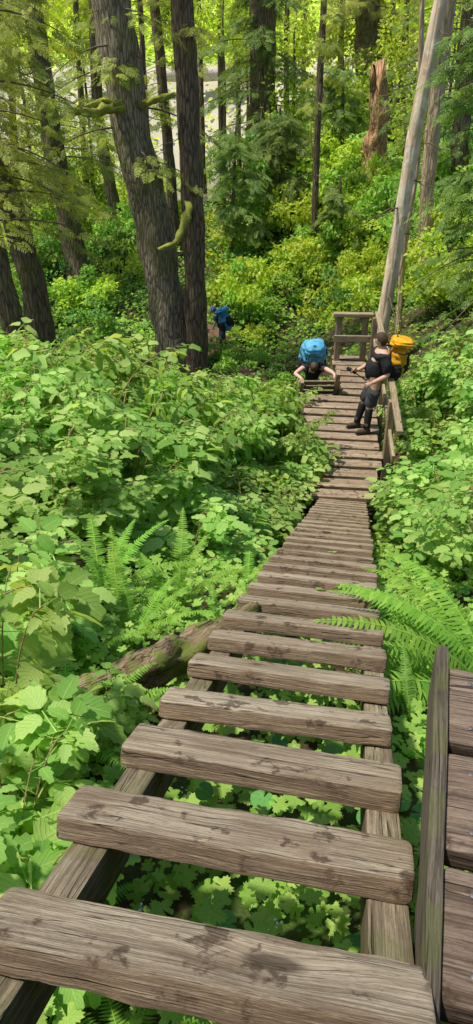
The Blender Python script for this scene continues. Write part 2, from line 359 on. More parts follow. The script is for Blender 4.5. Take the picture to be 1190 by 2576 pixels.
# ------------------------------------------------------------ platform with railing
pz = -5.5; plat = empty('wooden_platform', (2., 12.5, pz-1.2), 'level plank platform with log railing at the foot of the long ladder', 'platform')
def edges(y):
    l = np.interp(y, [9.5, 13.55, 13.6, 16], [1.09, 1.24, 2.10, 2.12]); r = np.interp(y, [9.5, 10.3, 11.3, 13, 16], [1.96, 2.25, 2.46, 2.62, 2.92]); return float(l), float(r)
y = 9.55; i = 0
while y < 15.9:
    l, r_ = edges(y+.15); l += random.uniform(-.05, .05); r_ += random.uniform(-.04, .04); cy = y+.16
    a = Vector((l, cy+(r_-l)/2*.125+random.uniform(-.02, .02), pz-.03)); b = Vector((r_, cy-(r_-l)/2*.125, pz-.03))
    o = board('plank', a, b, .265 if i % 3 else .24, .06, (0, 0, 1), M['deckwood'], plat, i*2.1+50, .008, .008, .02); y += .345; i += 1
board('beam', (1.25, 9.6, pz-.15), (1.4, 13.6, pz-.15), .1, .16, (0, 0, 1), M['rail'], plat, 1)
board('beam', (1.85, 9.6, pz-.15), (2.75, 15.9, pz-.15), .1, .16, (0, 0, 1), M['rail'], plat, 2)
board('beam', (2.2, 13.4, pz-.15), (2.22, 15.9, pz-.15), .1, .16, (0, 0, 1), M['rail'], plat, 3)
board('beam', (1.2, 13.62, pz-.12), (2.3, 13.5, pz-.12), .07, .16, (0, 0, 1), M['rail'], plat, 3)
for (x, y) in ((1.28, 10), (1.38, 13.4), (2.0, 10), (2.3, 15.8), (2.72, 15.6)):
    board('support_post', (x, y, gz(x, y)-.2), (x, y, pz-.23), .12, .12, (1, 0, 0), M['rail'], plat, x)
def rl(y, o=0): return Vector((1.07+.135*y+o - max(0, y-11.5)*.035, y, 0))
for (x, y) in ((2.23, 15.75), (2.80, 15.72), (2.98, 15.6), (2.72, 12.9), (2.50, 10.95)):
    board('railing_post', (x, y, pz-.5), (x, y, pz+1.0), .12, .12, (1, 0, 0), M['lightwood'], plat, x*3, .012)
Z = Vector((0, 0, 1))
board('top_rail', (2.10, 15.72, pz+1.03), (2.95, 15.68, pz+1.03), .17, .07, Z, M['lightwood'], plat, 5)
board('mid_rail', (2.12, 15.64, pz+.52), (2.92, 15.60, pz+.52), .05, .15, Z, M['lightwood'], plat, 6)
for a, a2, b, s in ((9.75, 9.95, 12.9, 1), (12.85, 12.85, 15.85, 2)):
    board('top_rail', rl(a)+Z*(pz+1.03-(.04 if s == 1 else 0)), rl(b)+Z*(pz+1.03), .095, .055, Z, M['lightwood'], plat, 7+s, .008, .010)
    board('mid_rail', rl(a2, -.03)+Z*(pz+.46), rl(b, -.03)+Z*(pz+.5), .05, .105, Z, M['lightwood'], plat, 10+s, .008, .010)
# ladder going down beyond the platform
def low(z, x): return Vector((x, 13.85+(-5.30-z)*.55, z))
zb = gz(1.63, low(-8.3, 1.63).y)-.05
l2 = empty('steep_ladder', low(zb, 1.63), 'steep dark ladder dropping through the gap in the platform', 'ladder')
ld2 = (low(-8, 1.6)-low(-5, 1.6)).normalized(); n2 = Vector((1, 0, 0)).cross(ld2)
board('rail', low(zb, 1.31), low(-5.26, 1.31), .075, .12, n2, M['lightwood'], l2, 1.3); board('rail', low(zb, 2.0), low(-5.04, 2.0), .085, .13, n2, M['lightwood'], l2, 2.)
z = -5.30; i = 0
while z > zb+.2:
    board('rung', low(z, 1.26), low(z, 2.04), .09, .035, -n2, M['rail'], l2, i+70); z -= .13 if z > -5.7 else .26; i += 1
# ------------------------------------------------------------ logs
def log(name, label, a, b, r0, r1, mat, n=16, wob=.25):
    a, b = Vector(a), Vector(b); Ln = (b-a).length; x = (b-a).normalized(); y = Z.cross(x).normalized(); z = x.cross(y)
    V, F = tube([(Ln*i/18, .012*math.sin(i*1.9), .015*math.sin(i*1.3)) for i in range(19)], [(r0+(r1-r0)*i/18)*(1+.10*noise.noise(Vector((i*.6, r0*9, 0)))) for i in range(19)], n, wob, r0*31)
    o = tag(link(name, vmesh(name, V, F), mat), label, 'log'); o.matrix_basis = basis(x, y, z, a); return o
log('fallen_log', 'mossy fallen log passing under the left rail of the ladder', P(640, 1545, 3.78), P(170, 1790, 2.98), .068, .095, M['logwood'], 20, .75)
log('fallen_log', 'long bleached log lying across the far creek bank', PY(405, 190, 70), PY(905, 178, 70), .45, .62, M['palelog'])
a, b = PY(255, 975, 21.5), PY(300, 918, 22.5); a.z = gz(a.x, a.y)+.05; b.z = gz(b.x, b.y)+.12; log('fallen_log', 'short broken grey log on the dirt bank left of the leaning trunk', a, b, .10, .08, M['palelog'], 10)
log('fallen_log', 'bleached drift log on the gravel between the trunks', PY(560, 425, 57), PY(455, 352, 66), .3, .25, M['palelog'], 10)
# ------------------------------------------------------------ leaf templates (tris)
def leaflet(n=8, wd=.30, tooth=.16, fold=.10, droop=.16):
    V, F, L = [], [], []
    for i in range(n+1):
        t = i/n; V.append((0, t, -droop*t*t)); L.append((t, 0))
    for sgn in (-1, 1):
        b0 = len(V)
        for i in range(n+1):
            t = i/n; wv = wd*2.67*(t**.6*(1-t)**.85 if 0 < t < 1 else 0); wv *= 1+tooth*(1 if i % 2 else -1)
            V.append((sgn*wv, t+(.05 if i % 2 else -.01)*(0 < t < 1), fold*wv/wd-droop*t*t-.04*(i % 2))); L.append((t, sgn))
        for i in range(n):
            q = [(i, b0+i, b0+i+1), (i, b0+i+1, i+1)]
            F += q if sgn < 0 else [(a, c, b) for a, b, c in q]
    return np.array(V), np.array(F), np.array(L, float)
def xf(tp, ang, sc, off, drop=0.):
    V, F, L = tp; c, s = math.cos(ang), math.sin(ang); W = V*sc
    X = W[:, 0]*c+W[:, 1]*s; Y = -W[:, 0]*s+W[:, 1]*c
    return np.stack([X+off[0], Y+off[1], W[:, 2]-drop*W[:, 1]+off[2]], 1), F, L
def join(tps):
    V, F, L, b = [], [], [], 0
    for v, f, l in tps: V.append(v); F.append(f+b); L.append(l); b += len(v)
    return np.concatenate(V), np.concatenate(F), np.concatenate(L)
def stalk(L=.4, w_=.011):
    return np.array([(-w_, -.12, 0), (w_, -.12, 0), (w_*.7, L, 0), (-w_*.7, L, 0)]), np.array([(0, 1, 2), (0, 2, 3)]), np.array([(0, 0)]*4, float)
def compound(n): return join([stalk(), xf(leaflet(n, .28), 0, .72, (0, .38, 0)), xf(leaflet(n, .28), R(82), .60, (0.02, .24, 0), .18), xf(leaflet(n, .28), R(-82), .60, (-.02, .24, 0), .18)])
def polar(fn, n, cup=.08):
    V = [(0, 0, 0)]; L = [(0, 0)]; F = []
    for i in range(n+1):
        th = -PI*.93+2*PI*.93*i/n; r = fn(th); V.append((r*math.sin(th), r*math.cos(th)*.95, cup*r*r-.10*abs(math.sin(th*2.5))*r)); L.append((r, math.sin(th*2.5)))
    for i in range(1, n+1): F.append((0, i+1, i))
    return np.array(V), np.array(F), np.array(L, float)
T_lobed = polar(lambda t: .5*(.58+.42*abs(math.cos(t*2.5*.93))**.9)*(1+.12*math.cos(t*21))*(1-.12*abs(t)/PI), 40)
T_heart = polar(lambda t: .5*(1.0-.35*abs(math.sin(t*.5))**3+.22*math.exp(-(t/.35)**2)), 22, .16)
T_c8, T_c4 = compound(8), compound(4); T_ov = leaflet(4, .30, .0, .10, .18)
T_dia = (np.array([(0, 0, 0), (.34, .42, .07), (0, 1, -.12), (-.34, .42, .07)]), np.array([(0, 1, 2), (0, 2, 3)]), np.array([(0, 0), (.4, 1), (1, 0), (.4, -1)], float))
def spray():
    V, F, L = [], [], []
    def needle(p, d, ln, wd):
        b = len(V); s = (d[1], -d[0]); z = -.10*p[1]**2
        V.extend([(p[0], p[1], z), (p[0]+d[0]*ln*.45+s[0]*wd, p[1]+d[1]*ln*.45+s[1]*wd, z-.02), (p[0]+d[0]*ln, p[1]+d[1]*ln, z-.06), (p[0]+d[0]*ln*.45-s[0]*wd, p[1]+d[1]*ln*.45-s[1]*wd, z-.02)])
        L.extend([(p[1], 0)]*4); F.extend([(b, b+1, b+2), (b, b+2, b+3)])
    for i in range(7):
        t = .06+i*.13; ln = .44*(1-t*.72)
        for s in (-1, 1): a = R(52+(i % 2)*8); needle((0, t), (s*math.sin(a), math.cos(a)), ln, .042)
    needle((0, 0), (0, 1), 1.0, .022)
    return np.array(V), np.array(F), np.array(L, float)
T_spray = spray()
def nrmz(a): return a/np.maximum(np.linalg.norm(a, axis=1, keepdims=True), 1e-6)
def cloud(tp, pos, d, n, size, rnd=None):
    tv, tf, tl = tp; pos = np.asarray(pos, float); N = len(pos); size = np.broadcast_to(np.asarray(size, float), (N,))
    d = nrmz(np.asarray(d, float)); s = nrmz(np.cross(d, np.asarray(n, float))); n = np.cross(s, d)
    V = pos[:, None, :]+size[:, None, None]*(tv[None, :, 0:1]*s[:, None, :]+tv[None, :, 1:2]*d[:, None, :]+tv[None, :, 2:3]*n[:, None, :])
    F = tf[None]+(np.arange(N)*len(tv))[:, None, None]
    rnd = rng.random(N) if rnd is None else rnd
    L = np.concatenate([np.broadcast_to(tl[None], (N, len(tv), 2)), np.broadcast_to(rnd[:, None, None], (N, len(tv), 1))], 2)
    return V.reshape(-1, 3), F.reshape(-1, 3), L.reshape(-1, 3)
def rv(n): return rng.normal(size=(n, 3))
# ------------------------------------------------------------ salmonberry shrubs
def berry_meshes(seed, tp, nst=12, leaf=.21, ntw=3, nl=9):
    rd = random.Random(seed); pos, dr, nm, sz, tubes = [], [], [], [], []
    for k in range(nst):
        az = 2*PI*k/nst+rd.uniform(-.4, .4); rr = rd.uniform(.25, 1.05); hh = rd.uniform(.58, 1.22)*(1.12-.25*rr); h = Vector((math.cos(az), math.sin(az), 0)); b = h*.08; sl_ = leaf*rd.uniform(.6, 1.25)
        def pt(s): return b+h*(rr*s**1.4)+Vector((0, 0, 1.4*hh*(1-(1-s)**1.7)))
        pts = [pt(s/8) for s in range(9)]; tubes.append(tube(pts, [.014*(1-.7*i/8) for i in range(9)], 5))
        def leafat(p, out, sgn):
            side = Vector((-out.y, out.x, 0))*sgn
            d = out*.75+side*rd.uniform(.3, .9)+Vector((0, 0, rd.uniform(-.5, .15)))
            nn = Vector((0, 0, 1))+out*.25+Vector((rd.gauss(0, .28), rd.gauss(0, .28), 0))
            pos.append(p+d.normalized()*.02); dr.append(d); nm.append(nn); sz.append(sl_*rd.uniform(.5, 1.3))
        for j in range(nl): leafat(pt(.36+.64*j/(nl-1)), h, 1 if j % 2 else -1)
        for q in range(ntw):
            s0 = rd.uniform(.35, .92); a2 = az+rd.choice((-1, 1))*rd.uniform(.6, 1.5); h2 = Vector((math.cos(a2), math.sin(a2), 0)); p0 = pt(s0); ln = rd.uniform(.22, .5)
            tp_ = [p0+h2*(ln*t)+Vector((0, 0, ln*(.45*t-.35*t*t))) for t in (0, .33, .66, 1)]; tubes.append(tube(tp_, [.006, .005, .004, .002], 4))
            for j in range(5): leafat(tp_[0].lerp(tp_[3], .2+.8*j/4)+Vector((0, 0, .04)), h2, 1 if j % 2 else -1)
    V, F, L = cloud(tp, [tuple(p) for p in pos], [tuple(p) for p in dr], [tuple(p) for p in nm], np.array(sz))
    fm = trimesh('foliage', V, F, L); fm.materials.append(M['berry']); tv, tf = merge(tubes); tm = vmesh('stems', tv, tf); tm.materials.append(M['stem'])
    return fm, tm
BN = [berry_meshes(i+1, T_c8, 11, .29) for i in range(3)]; BM = [berry_meshes(i+11, T_c4, 14, .32, 3) for i in range(4)]; BL = [berry_meshes(i+31, T_c8, 9, .50, 1, 6) for i in range(2)]
def bush_mesh(seed, N, leaf, tp=None, fl=1.):
    rd = np.random.default_rng(seed); lob = rd.normal(size=(9, 3))*np.array([.55, .55, .35])+np.array([0, 0, .75]); k = rd.integers(0, 9, N)
    v = nrmz(rd.normal(size=(N, 3))); v[:, 2] = np.abs(v[:, 2])*.9-.15; rad = .42*rd.uniform(.55, 1.08, N)
    pos = lob[k]+v*rad[:, None]; pos[:, 2] = np.maximum(pos[:, 2], .02)
    d = v*.5+rd.normal(size=(N, 3))*.7*fl+np.array([0, 0, -.3]); nrm = v*.6+rd.normal(size=(N, 3))*.35+np.array([0, 0, .7])
    V, F, L = cloud(tp or T_dia, pos, d, nrm, leaf*rd.uniform(.6, 1.25, N)); fm = trimesh('foliage', V, F, L)
    tv, tf = merge([tube([(0, 0, -.1), tuple(lob[i]*.5+np.array([0, 0, -.05])), tuple(lob[i])], [.018, .012, .004], 5) for i in range(9)]); return fm, vmesh('stems', tv, tf)
SA = []
for i in range(2):
    f, t_ = bush_mesh(500+i, 520, .16, T_ov); f.materials.append(M['salal']); t_.materials.append(M['twig']); SA.append((f, t_))
def shrub(meshes, p, sxy, sz_, label, group, name='salmonberry_shrub', cat='shrub'):
    e = empty(name, p, label, cat, group); e.rotation_euler = (0, 0, random.uniform(0, 6.28)); e.scale = (sxy, sxy, sz_)
    link('foliage', meshes[0], None, e); link('stems', meshes[1], None, e); return e
def xl(y): return -.06+.187*(y-.6)
def lz(y): return -1.216-.486*(y-.589)
LT = ('leafy salmonberry shrub in the dense thicket filling the bank left of the ladder', 'salmonberry thicket left of the ladder')
for y in np.arange(3.4, 14.2, .74):
    tmax = 1.25*y+1.5; xmin = -.34*tmax-.6
    x = xl(y)-1.30 if y < 9.3 else (.80 if y > 10.6 else .55)-random.uniform(0, .12)
    if y > 13: x = .6
    while x > xmin:
        xx = x+random.uniform(-.2, .10); yy = y+random.uniform(-.3, .3)
        if not (y < 5.2 and xx > xl(y)-2.15):
            H = np.interp(yy, [1.5, 4, 6, 8, 12, 14], [.5, .8, 1.2, 1.65, 1.95, 1.8])*random.uniform(.85, 1.15); gg = gz(xx, yy); r_ = random.uniform(.74, 1.0)
            if yy < 9.6 and xx > xl(yy)-2.0: H = min(H, max(.5, lz(yy)+.30-gg)); r_ = .72
            if yy >= 9.6 and xx > .1: H = min(H, max(.6, pz+(.85 if yy > 10.8 else .35)-gg)); r_ = .76
            if yy > 12.6 and xx > .1: H = min(H, max(.6, pz+.2-gg))
            near = yy < 6.2
            if random.random() < .18:
                shrub(random.choice(SA), (xx, yy, gg-.05), r_*.75, H/1.5, 'glossy oval-leaved shrub mixed into the thicket left of the ladder', 'oval leaved shrubs left of the ladder', 'salal_shrub')
            else:
                shrub(random.choice(BN if near else BM), (xx, yy, gg-.05), r_, H/1.45, *LT)
        x -= random.uniform(.72, .95)
for (px, py, t, r_, lb_) in ((-60, 1650, 2.2, .34, 'large-leaved salmonberry shrub at the left edge above the low fern'), (-10, 2010, 1.85, .32, 'salmonberry shrub with broad toothed leaves at the lower left edge'),
                            (-10, 1450, 3.3, .46, 'tall salmonberry shrub at the left edge beside the ferns'), (-20, 2160, 1.7, .26, 'lowest salmonberry sprig at the left edge below the toothed shrub'),
                            (250, 1790, 2.85, .20, 'small salmonberry sprig half covering the lower end of the mossy log')):
    p = P(px, py, t); shrub(random.choice(BL), (p.x, p.y, gz(p.x, p.y)), r_, max(.25, (p.z-gz(p.x, p.y))/1.3), lb_, None)
for y in np.arange(4.6, 15.5, .85):
    x = xl(y)+(1.15 if y < 8.4 else 1.3)
    if y > 9: x = 1.07+.135*y+.74
    xmax = .34*(1.25*y+1.5)+.7; x0 = x
    while x < xmax:
        xx = x+random.uniform(-.05, .2); yy = y+random.uniform(-.25, .25); gg = gz(xx, yy)
        H = np.interp(yy, [4, 7, 9, 12, 16], [.9, 1.4, 1.5, 1.6, 1.5])*random.uniform(.85, 1.15)
        if x == x0: H = min(H, (lz(yy)+.5 if yy < 7.6 else max(lz(yy), pz)+.42)-gg); H = max(H, .5)
        shrub(random.choice(BN if yy < 6 else BM), (xx, yy, gg-.05), random.uniform(.62, .78), H/1.45, 'leafy salmonberry shrub growing on the bank right of the ladder', 'salmonberry shrubs right of the ladder')
        x += random.uniform(.7, .9)
# ------------------------------------------------------------ ferns
def frond_mesh(L, a0, a1, npair, wmax, seed):
    rd = random.Random(seed); pts = [Vector((0, 0, 0))]; n = npair
    for i in range(n):
        t = i/n; a = a0+(a1-a0)*t**1.1; pts.append(pts[-1]+Vector((.02*math.sin(seed+t*3)*1, math.cos(a), math.sin(a)))*(L/n))
    V, F, Lf = [], [], []
    def add(vs, fs, l): b = len(V); V.extend(vs); F.extend([(a+b, c+b, d+b) for a, c, d in fs]); Lf.extend(l)
    for i in range(2, n):
        t = i/n; p = pts[i]; d = (pts[i+1]-pts[i-1]).normalized(); up = Vector((0, -d.z, d.y))
        ww = wmax*min(1, (t+.05)/.28)*(1-t**2.2)**.8+.004; hw = L/n*.42
        for s in (-1, 1):
            o = (Vector((s, 0, 0))+d*rd.uniform(.15, .3)-up*rd.uniform(0, .3)+Vector((0, 0, rd.uniform(-.1, .05)))).normalized(); ln = ww*rd.uniform(.88, 1.08)
            tip = p+o*ln-up*ln*.14+d*ln*.06
            m0 = p+o*ln*.6-d*hw*.72; m1 = p+o*ln*.6+d*hw*.72; r0 = rd.uniform(.1, .8)+.2*(t-.5)
            vs = [p-d*hw, p+d*hw, m1, m0, tip]
            add([tuple(v) for v in vs], [(0, 1, 2), (0, 2, 3), (3, 2, 4)] if s > 0 else [(0, 2, 1), (0, 3, 2), (3, 4, 2)], [(0, 0, r0)]*2+[(.6, 0, r0)]*2+[(1, 0, r0)])
    for i in range(n):
        d = Vector((.0035*(1.3-i/n), 0, 0)); q = Vector((0, 0, .002))
        add([tuple(pts[i]-d+q), tuple(pts[i]+d+q), tuple(pts[i+1]+d+q), tuple(pts[i+1]-d+q)], [(0, 1, 2), (0, 2, 3)], [(0, 0, 1.)]*4)
    return trimesh('frond', np.array(V), np.array(F), np.array(Lf))
FR = [frond_mesh(1., R(a0), R(a1), 46, w_, i) for i, (a0, a1, w_) in enumerate(((62, -22, .10), (48, -28, .10), (75, 5, .10), (35, -20, .10), (46, -28, .12)))]
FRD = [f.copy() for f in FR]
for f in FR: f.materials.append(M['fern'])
for f in FRD: f.materials.append(M['fern_shade_tone'])
def fern(p, size, label, group=None, n=10, az=None, spread=PI, dark=False, kinds=(0, 1, 2, 3), var=(.7, 1.1)):
    e = empty('sword_fern', p, label, 'fern', group)
    for i in range(n):
        o = link('frond', (FRD if dark else FR)[random.choice(kinds)], None, e)
        a = (az if az is not None else 0)+(-spread+2*spread*(i+.5)/n)+random.uniform(-.18, .18)
        o.rotation_euler = (random.uniform(-.15, .15), random.uniform(-.2, .2), a); k = size*random.uniform(*var); o.scale = (k*random.uniform(.85, 1.05), k, k)
        o.location = (random.uniform(-.02, .02), random.uniform(-.02, .02), 0)
    return e
FL = [(330, 1640, .76, 'sword fern with tall arching fronds left of the ladder above the mossy log', 11, (0, 2, 2)), (540, 1600, .58, 'small sword fern tucked against the left rail beside the mossy log', 9, (0, 1, 2, 3)),
      (200, 1700, .58, 'sword fern leaning at the left end of the mossy log', 9, (0, 1, 2, 3)), (440, 1540, .76, 'sword fern behind the mossy log, half under salmonberry leaves', 11, (0, 2, 2)), (620, 1490, .6, 'shaded sword fern nearest the left rail where the ladder steepens', 9, (0, 1, 2, 3)),
      (170, 1900, .62, 'narrow fronded fern low at the left among toothed leaves', 9, (0, 2, 0)), (1040, 1900, .5, 'dark sword fern under the right rail beside the landing', 9, (0, 1, 2, 3)), (1020, 1680, .5, 'shaded sword fern below the big right hand fronds', 9, (0, 1, 3)),
      (1090, 1500, .7, 'sword fern on the right bank behind the big fronds', 10, (0, 1, 2)), (690, 1360, .6, 'sword fern in the gap between thicket and ladder', 9, (0, 1, 2, 3)), (1015, 1400, .6, 'sword fern beside the right rail below the salmonberry leaves', 9, (0, 1, 2)),
      (260, 1520, .8, 'sword fern rising left of the tall arching fern', 10, (0, 2)), (290, 1830, .45, 'little sword fern below the lower end of the mossy log', 9, (0, 1, 2)), (390, 1730, .36, 'tiny sword fern in front of the middle of the mossy log', 8, (0, 1, 2)),
      (10, 2520, .52, 'bright sword fern in the bottom left corner under the nearest rung', 10, (0, 1))]
for px, py, s, lab_, n, kk in FL:
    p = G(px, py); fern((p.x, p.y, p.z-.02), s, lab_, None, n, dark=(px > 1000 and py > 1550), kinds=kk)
p = P(1350, 1360, 3.1); gg = gz(p.x, p.y); fern((p.x, p.y, gg), 1.26, 'big bright sword fern arching its fronds toward the right rail', None, 17, R(96), R(72), kinds=(4, 4, 0), var=(.85, 1.02))
p = P(300, 2640, 1.5); fern((p.x, p.y, gz(p.x, p.y)), .4, 'small sword fern showing below the nearest rung', None, 8, kinds=(1, 3))
for px, py, s in ((625, 800, 1.2), (690, 790, 1.1), (655, 750, 1.1), (610, 740, 1.), (740, 745, 1.1), (880, 760, 1.), (830, 700, 1.1), (770, 690, 1.), (950, 700, 1.1), (900, 650, 1.1), (720, 680, 1.)):
    p = G(px, py+25); fern((p.x, p.y, p.z), s, 'bright sword fern on the sunlit slope beyond the platform', 'sword ferns on the far slope', 9)
# ------------------------------------------------------------ ground cover (uncountable)
N = 9600; yy = rng.uniform(.0, 1., N)**1.2*7.5; xx = rng.uniform(-1.9, 2.2, N)+.187*yy
h = rng.random(N)**1.3*.25+.03; zz = g(xx, yy)+h
d = np.stack([rng.normal(size=N), rng.normal(size=N)-.35, rng.normal(size=N)*.2], 1); nrm = np.stack([rng.normal(size=N)*.3, rng.normal(size=N)*.3-.15, np.ones(N)], 1)
V, F, L = cloud(T_lobed, np.stack([xx, yy, zz], 1), d, nrm, rng.uniform(.038, .088, N))
tag(link('foamflower_cover', trimesh('foamflower_cover', V, F, L), M['lobed']), 'small lobed green leaves carpeting the ground under the ladder', 'ground cover', kind='stuff')
N = 110; yy = rng.uniform(.1, 6., N); xx = rng.uniform(-.5, .9, N)+.187*yy; zz = g(xx, yy)+rng.uniform(.04, .2, N)
d = np.stack([rng.normal(size=N), rng.normal(size=N)-.3, rng.normal(size=N)*.2], 1); nrm = np.stack([rng.normal(size=N)*.25, rng.normal(size=N)*.25-.2, np.ones(N)], 1)
V, F, L = cloud(T_heart, np.stack([xx, yy, zz], 1), d, nrm, rng.uniform(.07, .13, N))
tag(link('heart_leaf_cover', trimesh('heart_leaf_cover', V, F, L), M['heart']), 'broad glossy heart shaped leaves under the ladder rungs', 'ground cover', kind='stuff')
N = 26; cx_ = np.repeat(rng.uniform(-.5, .35, N), 6); cy_ = np.repeat(rng.uniform(.1, 1.6, N), 6); pos_ = np.stack([cx_, cy_, g(cx_, cy_)+.26], 1)+rng.normal(size=(N*6, 3))*np.array([.006, .006, .015])
V, F, L = cloud(T_dia, pos_, rv(N*6), np.array([0, 0, 1.])+rv(N*6)*.4, .009)
tag(link('white_flowers', trimesh('white_flowers', V, F, L), M['white']), 'tiny white flowers scattered over the leaves under the nearest rungs', 'flowers', kind='stuff')
lf_ = leaflet(6, .34)
for i, (k, ac, rot, sz_, lb_) in enumerate(((8, .36, .6, .07, 'small green leaf lying on a middle rung of the ladder'), (12, .30, 2.2, .09, 'small green leaf lying on a rung nearer the platform'))):
    V, F, L = cloud(lf_, [(0, 0, 0)], [(math.cos(rot), math.sin(rot), 0)], [(0, 0, 1)], np.array([sz_])); o = link('fallen_leaf', trimesh('fallen_leaf', V, F, L), M['lobed']); tag(o, lb_, 'leaf')
    o.matrix_basis = basis(RD, LD, LNm, lad(k*.372, ac, .012))
def cover(name, label, N, y0, y1, mat, s0, s1, hh, xr=.36, avoid=True, tp=T_dia, bank=False):
    yy = rng.uniform(y0, y1, N); t = yy*1.05+4; xx = rng.uniform(-1, 1, N)*(xr*t+1)
    if avoid:
        path = np.interp(yy, [16, 19, 22, 24.5, 26.4, 29, 32], [1.9, 1.4, .6, 0, -.6, -1.3, -2.8]); ok = ~((np.abs(xx-path) < .45) & (yy > 15) & (yy < 32))
        ok &= ~((np.abs(xx+3.4) < 1.5) & (np.abs(yy-22.) < .9)); ok &= ~((yy > 9) & (yy < 16) & (xx > .9) & (xx < 3.))
        if not bank: ok &= ~((yy > 49) & (yy < 75) & (xx < 2))
        xx, yy = xx[ok], yy[ok]; N = len(xx)
    zz = g(xx, yy)+rng.random(N)*hh; d = rv(N)*np.array([1, 1, .4]); nrm = rv(N)*.5+np.array([0, -.45, 1.])
    V, F, L = cloud(tp, np.stack([xx, yy, zz], 1), d, nrm, rng.uniform(s0, s1, N))
    return tag(link(name, trimesh(name, V, F, L), mat), label, 'ground cover', kind='stuff')
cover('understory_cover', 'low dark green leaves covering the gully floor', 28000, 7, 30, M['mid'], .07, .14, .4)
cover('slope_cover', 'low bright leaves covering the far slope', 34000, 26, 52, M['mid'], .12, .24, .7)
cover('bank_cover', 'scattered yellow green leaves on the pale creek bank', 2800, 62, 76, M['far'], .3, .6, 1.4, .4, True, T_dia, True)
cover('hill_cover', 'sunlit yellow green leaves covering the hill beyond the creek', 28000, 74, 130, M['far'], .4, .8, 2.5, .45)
# ------------------------------------------------------------ bushes on the slopes
BU = {}
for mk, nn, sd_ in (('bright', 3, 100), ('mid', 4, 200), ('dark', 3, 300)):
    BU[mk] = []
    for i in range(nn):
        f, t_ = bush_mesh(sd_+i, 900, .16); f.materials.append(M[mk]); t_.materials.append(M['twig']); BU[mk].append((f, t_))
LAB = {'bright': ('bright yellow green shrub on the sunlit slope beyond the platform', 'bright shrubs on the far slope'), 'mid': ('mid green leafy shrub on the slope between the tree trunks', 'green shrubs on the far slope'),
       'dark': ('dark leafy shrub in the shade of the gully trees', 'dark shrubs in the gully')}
def addbush(p, k, s, tall=1.):
    shrub(random.choice(BU[k]), (p[0], p[1], gz(p[0], p[1])-.1), s, s*tall*random.uniform(.85, 1.2), LAB[k][0], LAB[k][1], 'leafy_shrub')
def region(n, x0, x1, y0, y1, mix, s0=.7, s1=1.3, tall=1.):
    for _ in range(n):
        px, py = random.uniform(x0, x1), random.uniform(y0, y1); p = G(px, py)
        if p.y > 60 or p.y < 14: continue
        if 15 < p.y < 29.5 and abs(p.x-np.interp(p.y, [16, 19, 22, 24.5, 26.4, 29], [1.9, 1.4, .6, 0, -.6, -1.3])) < 1.15: continue
        if 17 < p.y < 24.2 and -4.6 < p.x < -1.: continue
        if p.y < 19 and 0. < p.x < 3.4: continue
        if 885 < px < 1005 and 380 < py < 490: continue
        k = random.choice(mix); s = random.uniform(s0, s1)*np.interp(p.y, [16, 30, 50], [.75, 1., 1.35])
        addbush(p, k, s, tall*random.choice((.8, 1., 1.35)))
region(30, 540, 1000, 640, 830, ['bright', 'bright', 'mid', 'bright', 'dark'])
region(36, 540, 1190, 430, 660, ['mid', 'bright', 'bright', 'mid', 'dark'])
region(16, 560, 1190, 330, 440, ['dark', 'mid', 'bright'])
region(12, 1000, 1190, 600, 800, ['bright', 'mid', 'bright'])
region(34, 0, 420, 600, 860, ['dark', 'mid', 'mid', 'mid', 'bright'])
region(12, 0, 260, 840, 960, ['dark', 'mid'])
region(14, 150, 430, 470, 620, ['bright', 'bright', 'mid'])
sb_ = PY(945, 460, 33)
for dx, dy, s in ((-.7, -.9, .8), (.15, -1.0, .75), (.9, -.8, .8), (0., 1.2, .8), (-.2, -2.0, .8), (.6, -2.2, .8)): addbush((sb_.x+dx, 33+dy), 'mid' if dy > -1.5 else 'bright', s)
for (x, y, k, s) in ((.95, 24.9, 'mid', .55), (1.25, 23.6, 'dark', .5), (-.46, 24.8, 'mid', .54), (-.85, 24.9, 'mid', .52), (-.6, 25.4, 'mid', .52), (-.2, 23.0, 'mid', .6), (1.5, 22, 'mid', .55), (.2, 21.4, 'dark', .55), (.5, 27.2, 'bright', .6), (-1.6, 27.5, 'dark', .6),
                     (2.0, 20.6, 'mid', .6), (.4, 19.4, 'mid', .6), (.9, 20.6, 'mid', .5), (-.9, 21.6, 'dark', .6), (2.2, 18.4, 'mid', .6), (.7, 17.8, 'dark', .7), (-.3, 17.6, 'mid', .7), (1.2, 18.6, 'mid', .6), (-2.9, 20.6, 'mid', .5), (-4.6, 20.4, 'mid', .6), (-3.2, 23.6, 'dark', .6), (-4.8, 23.9, 'dark', .7), (.55, 16.0, 'mid', .7), (-.5, 16.2, 'mid', .75)):
    addbush((x, y), k, s)
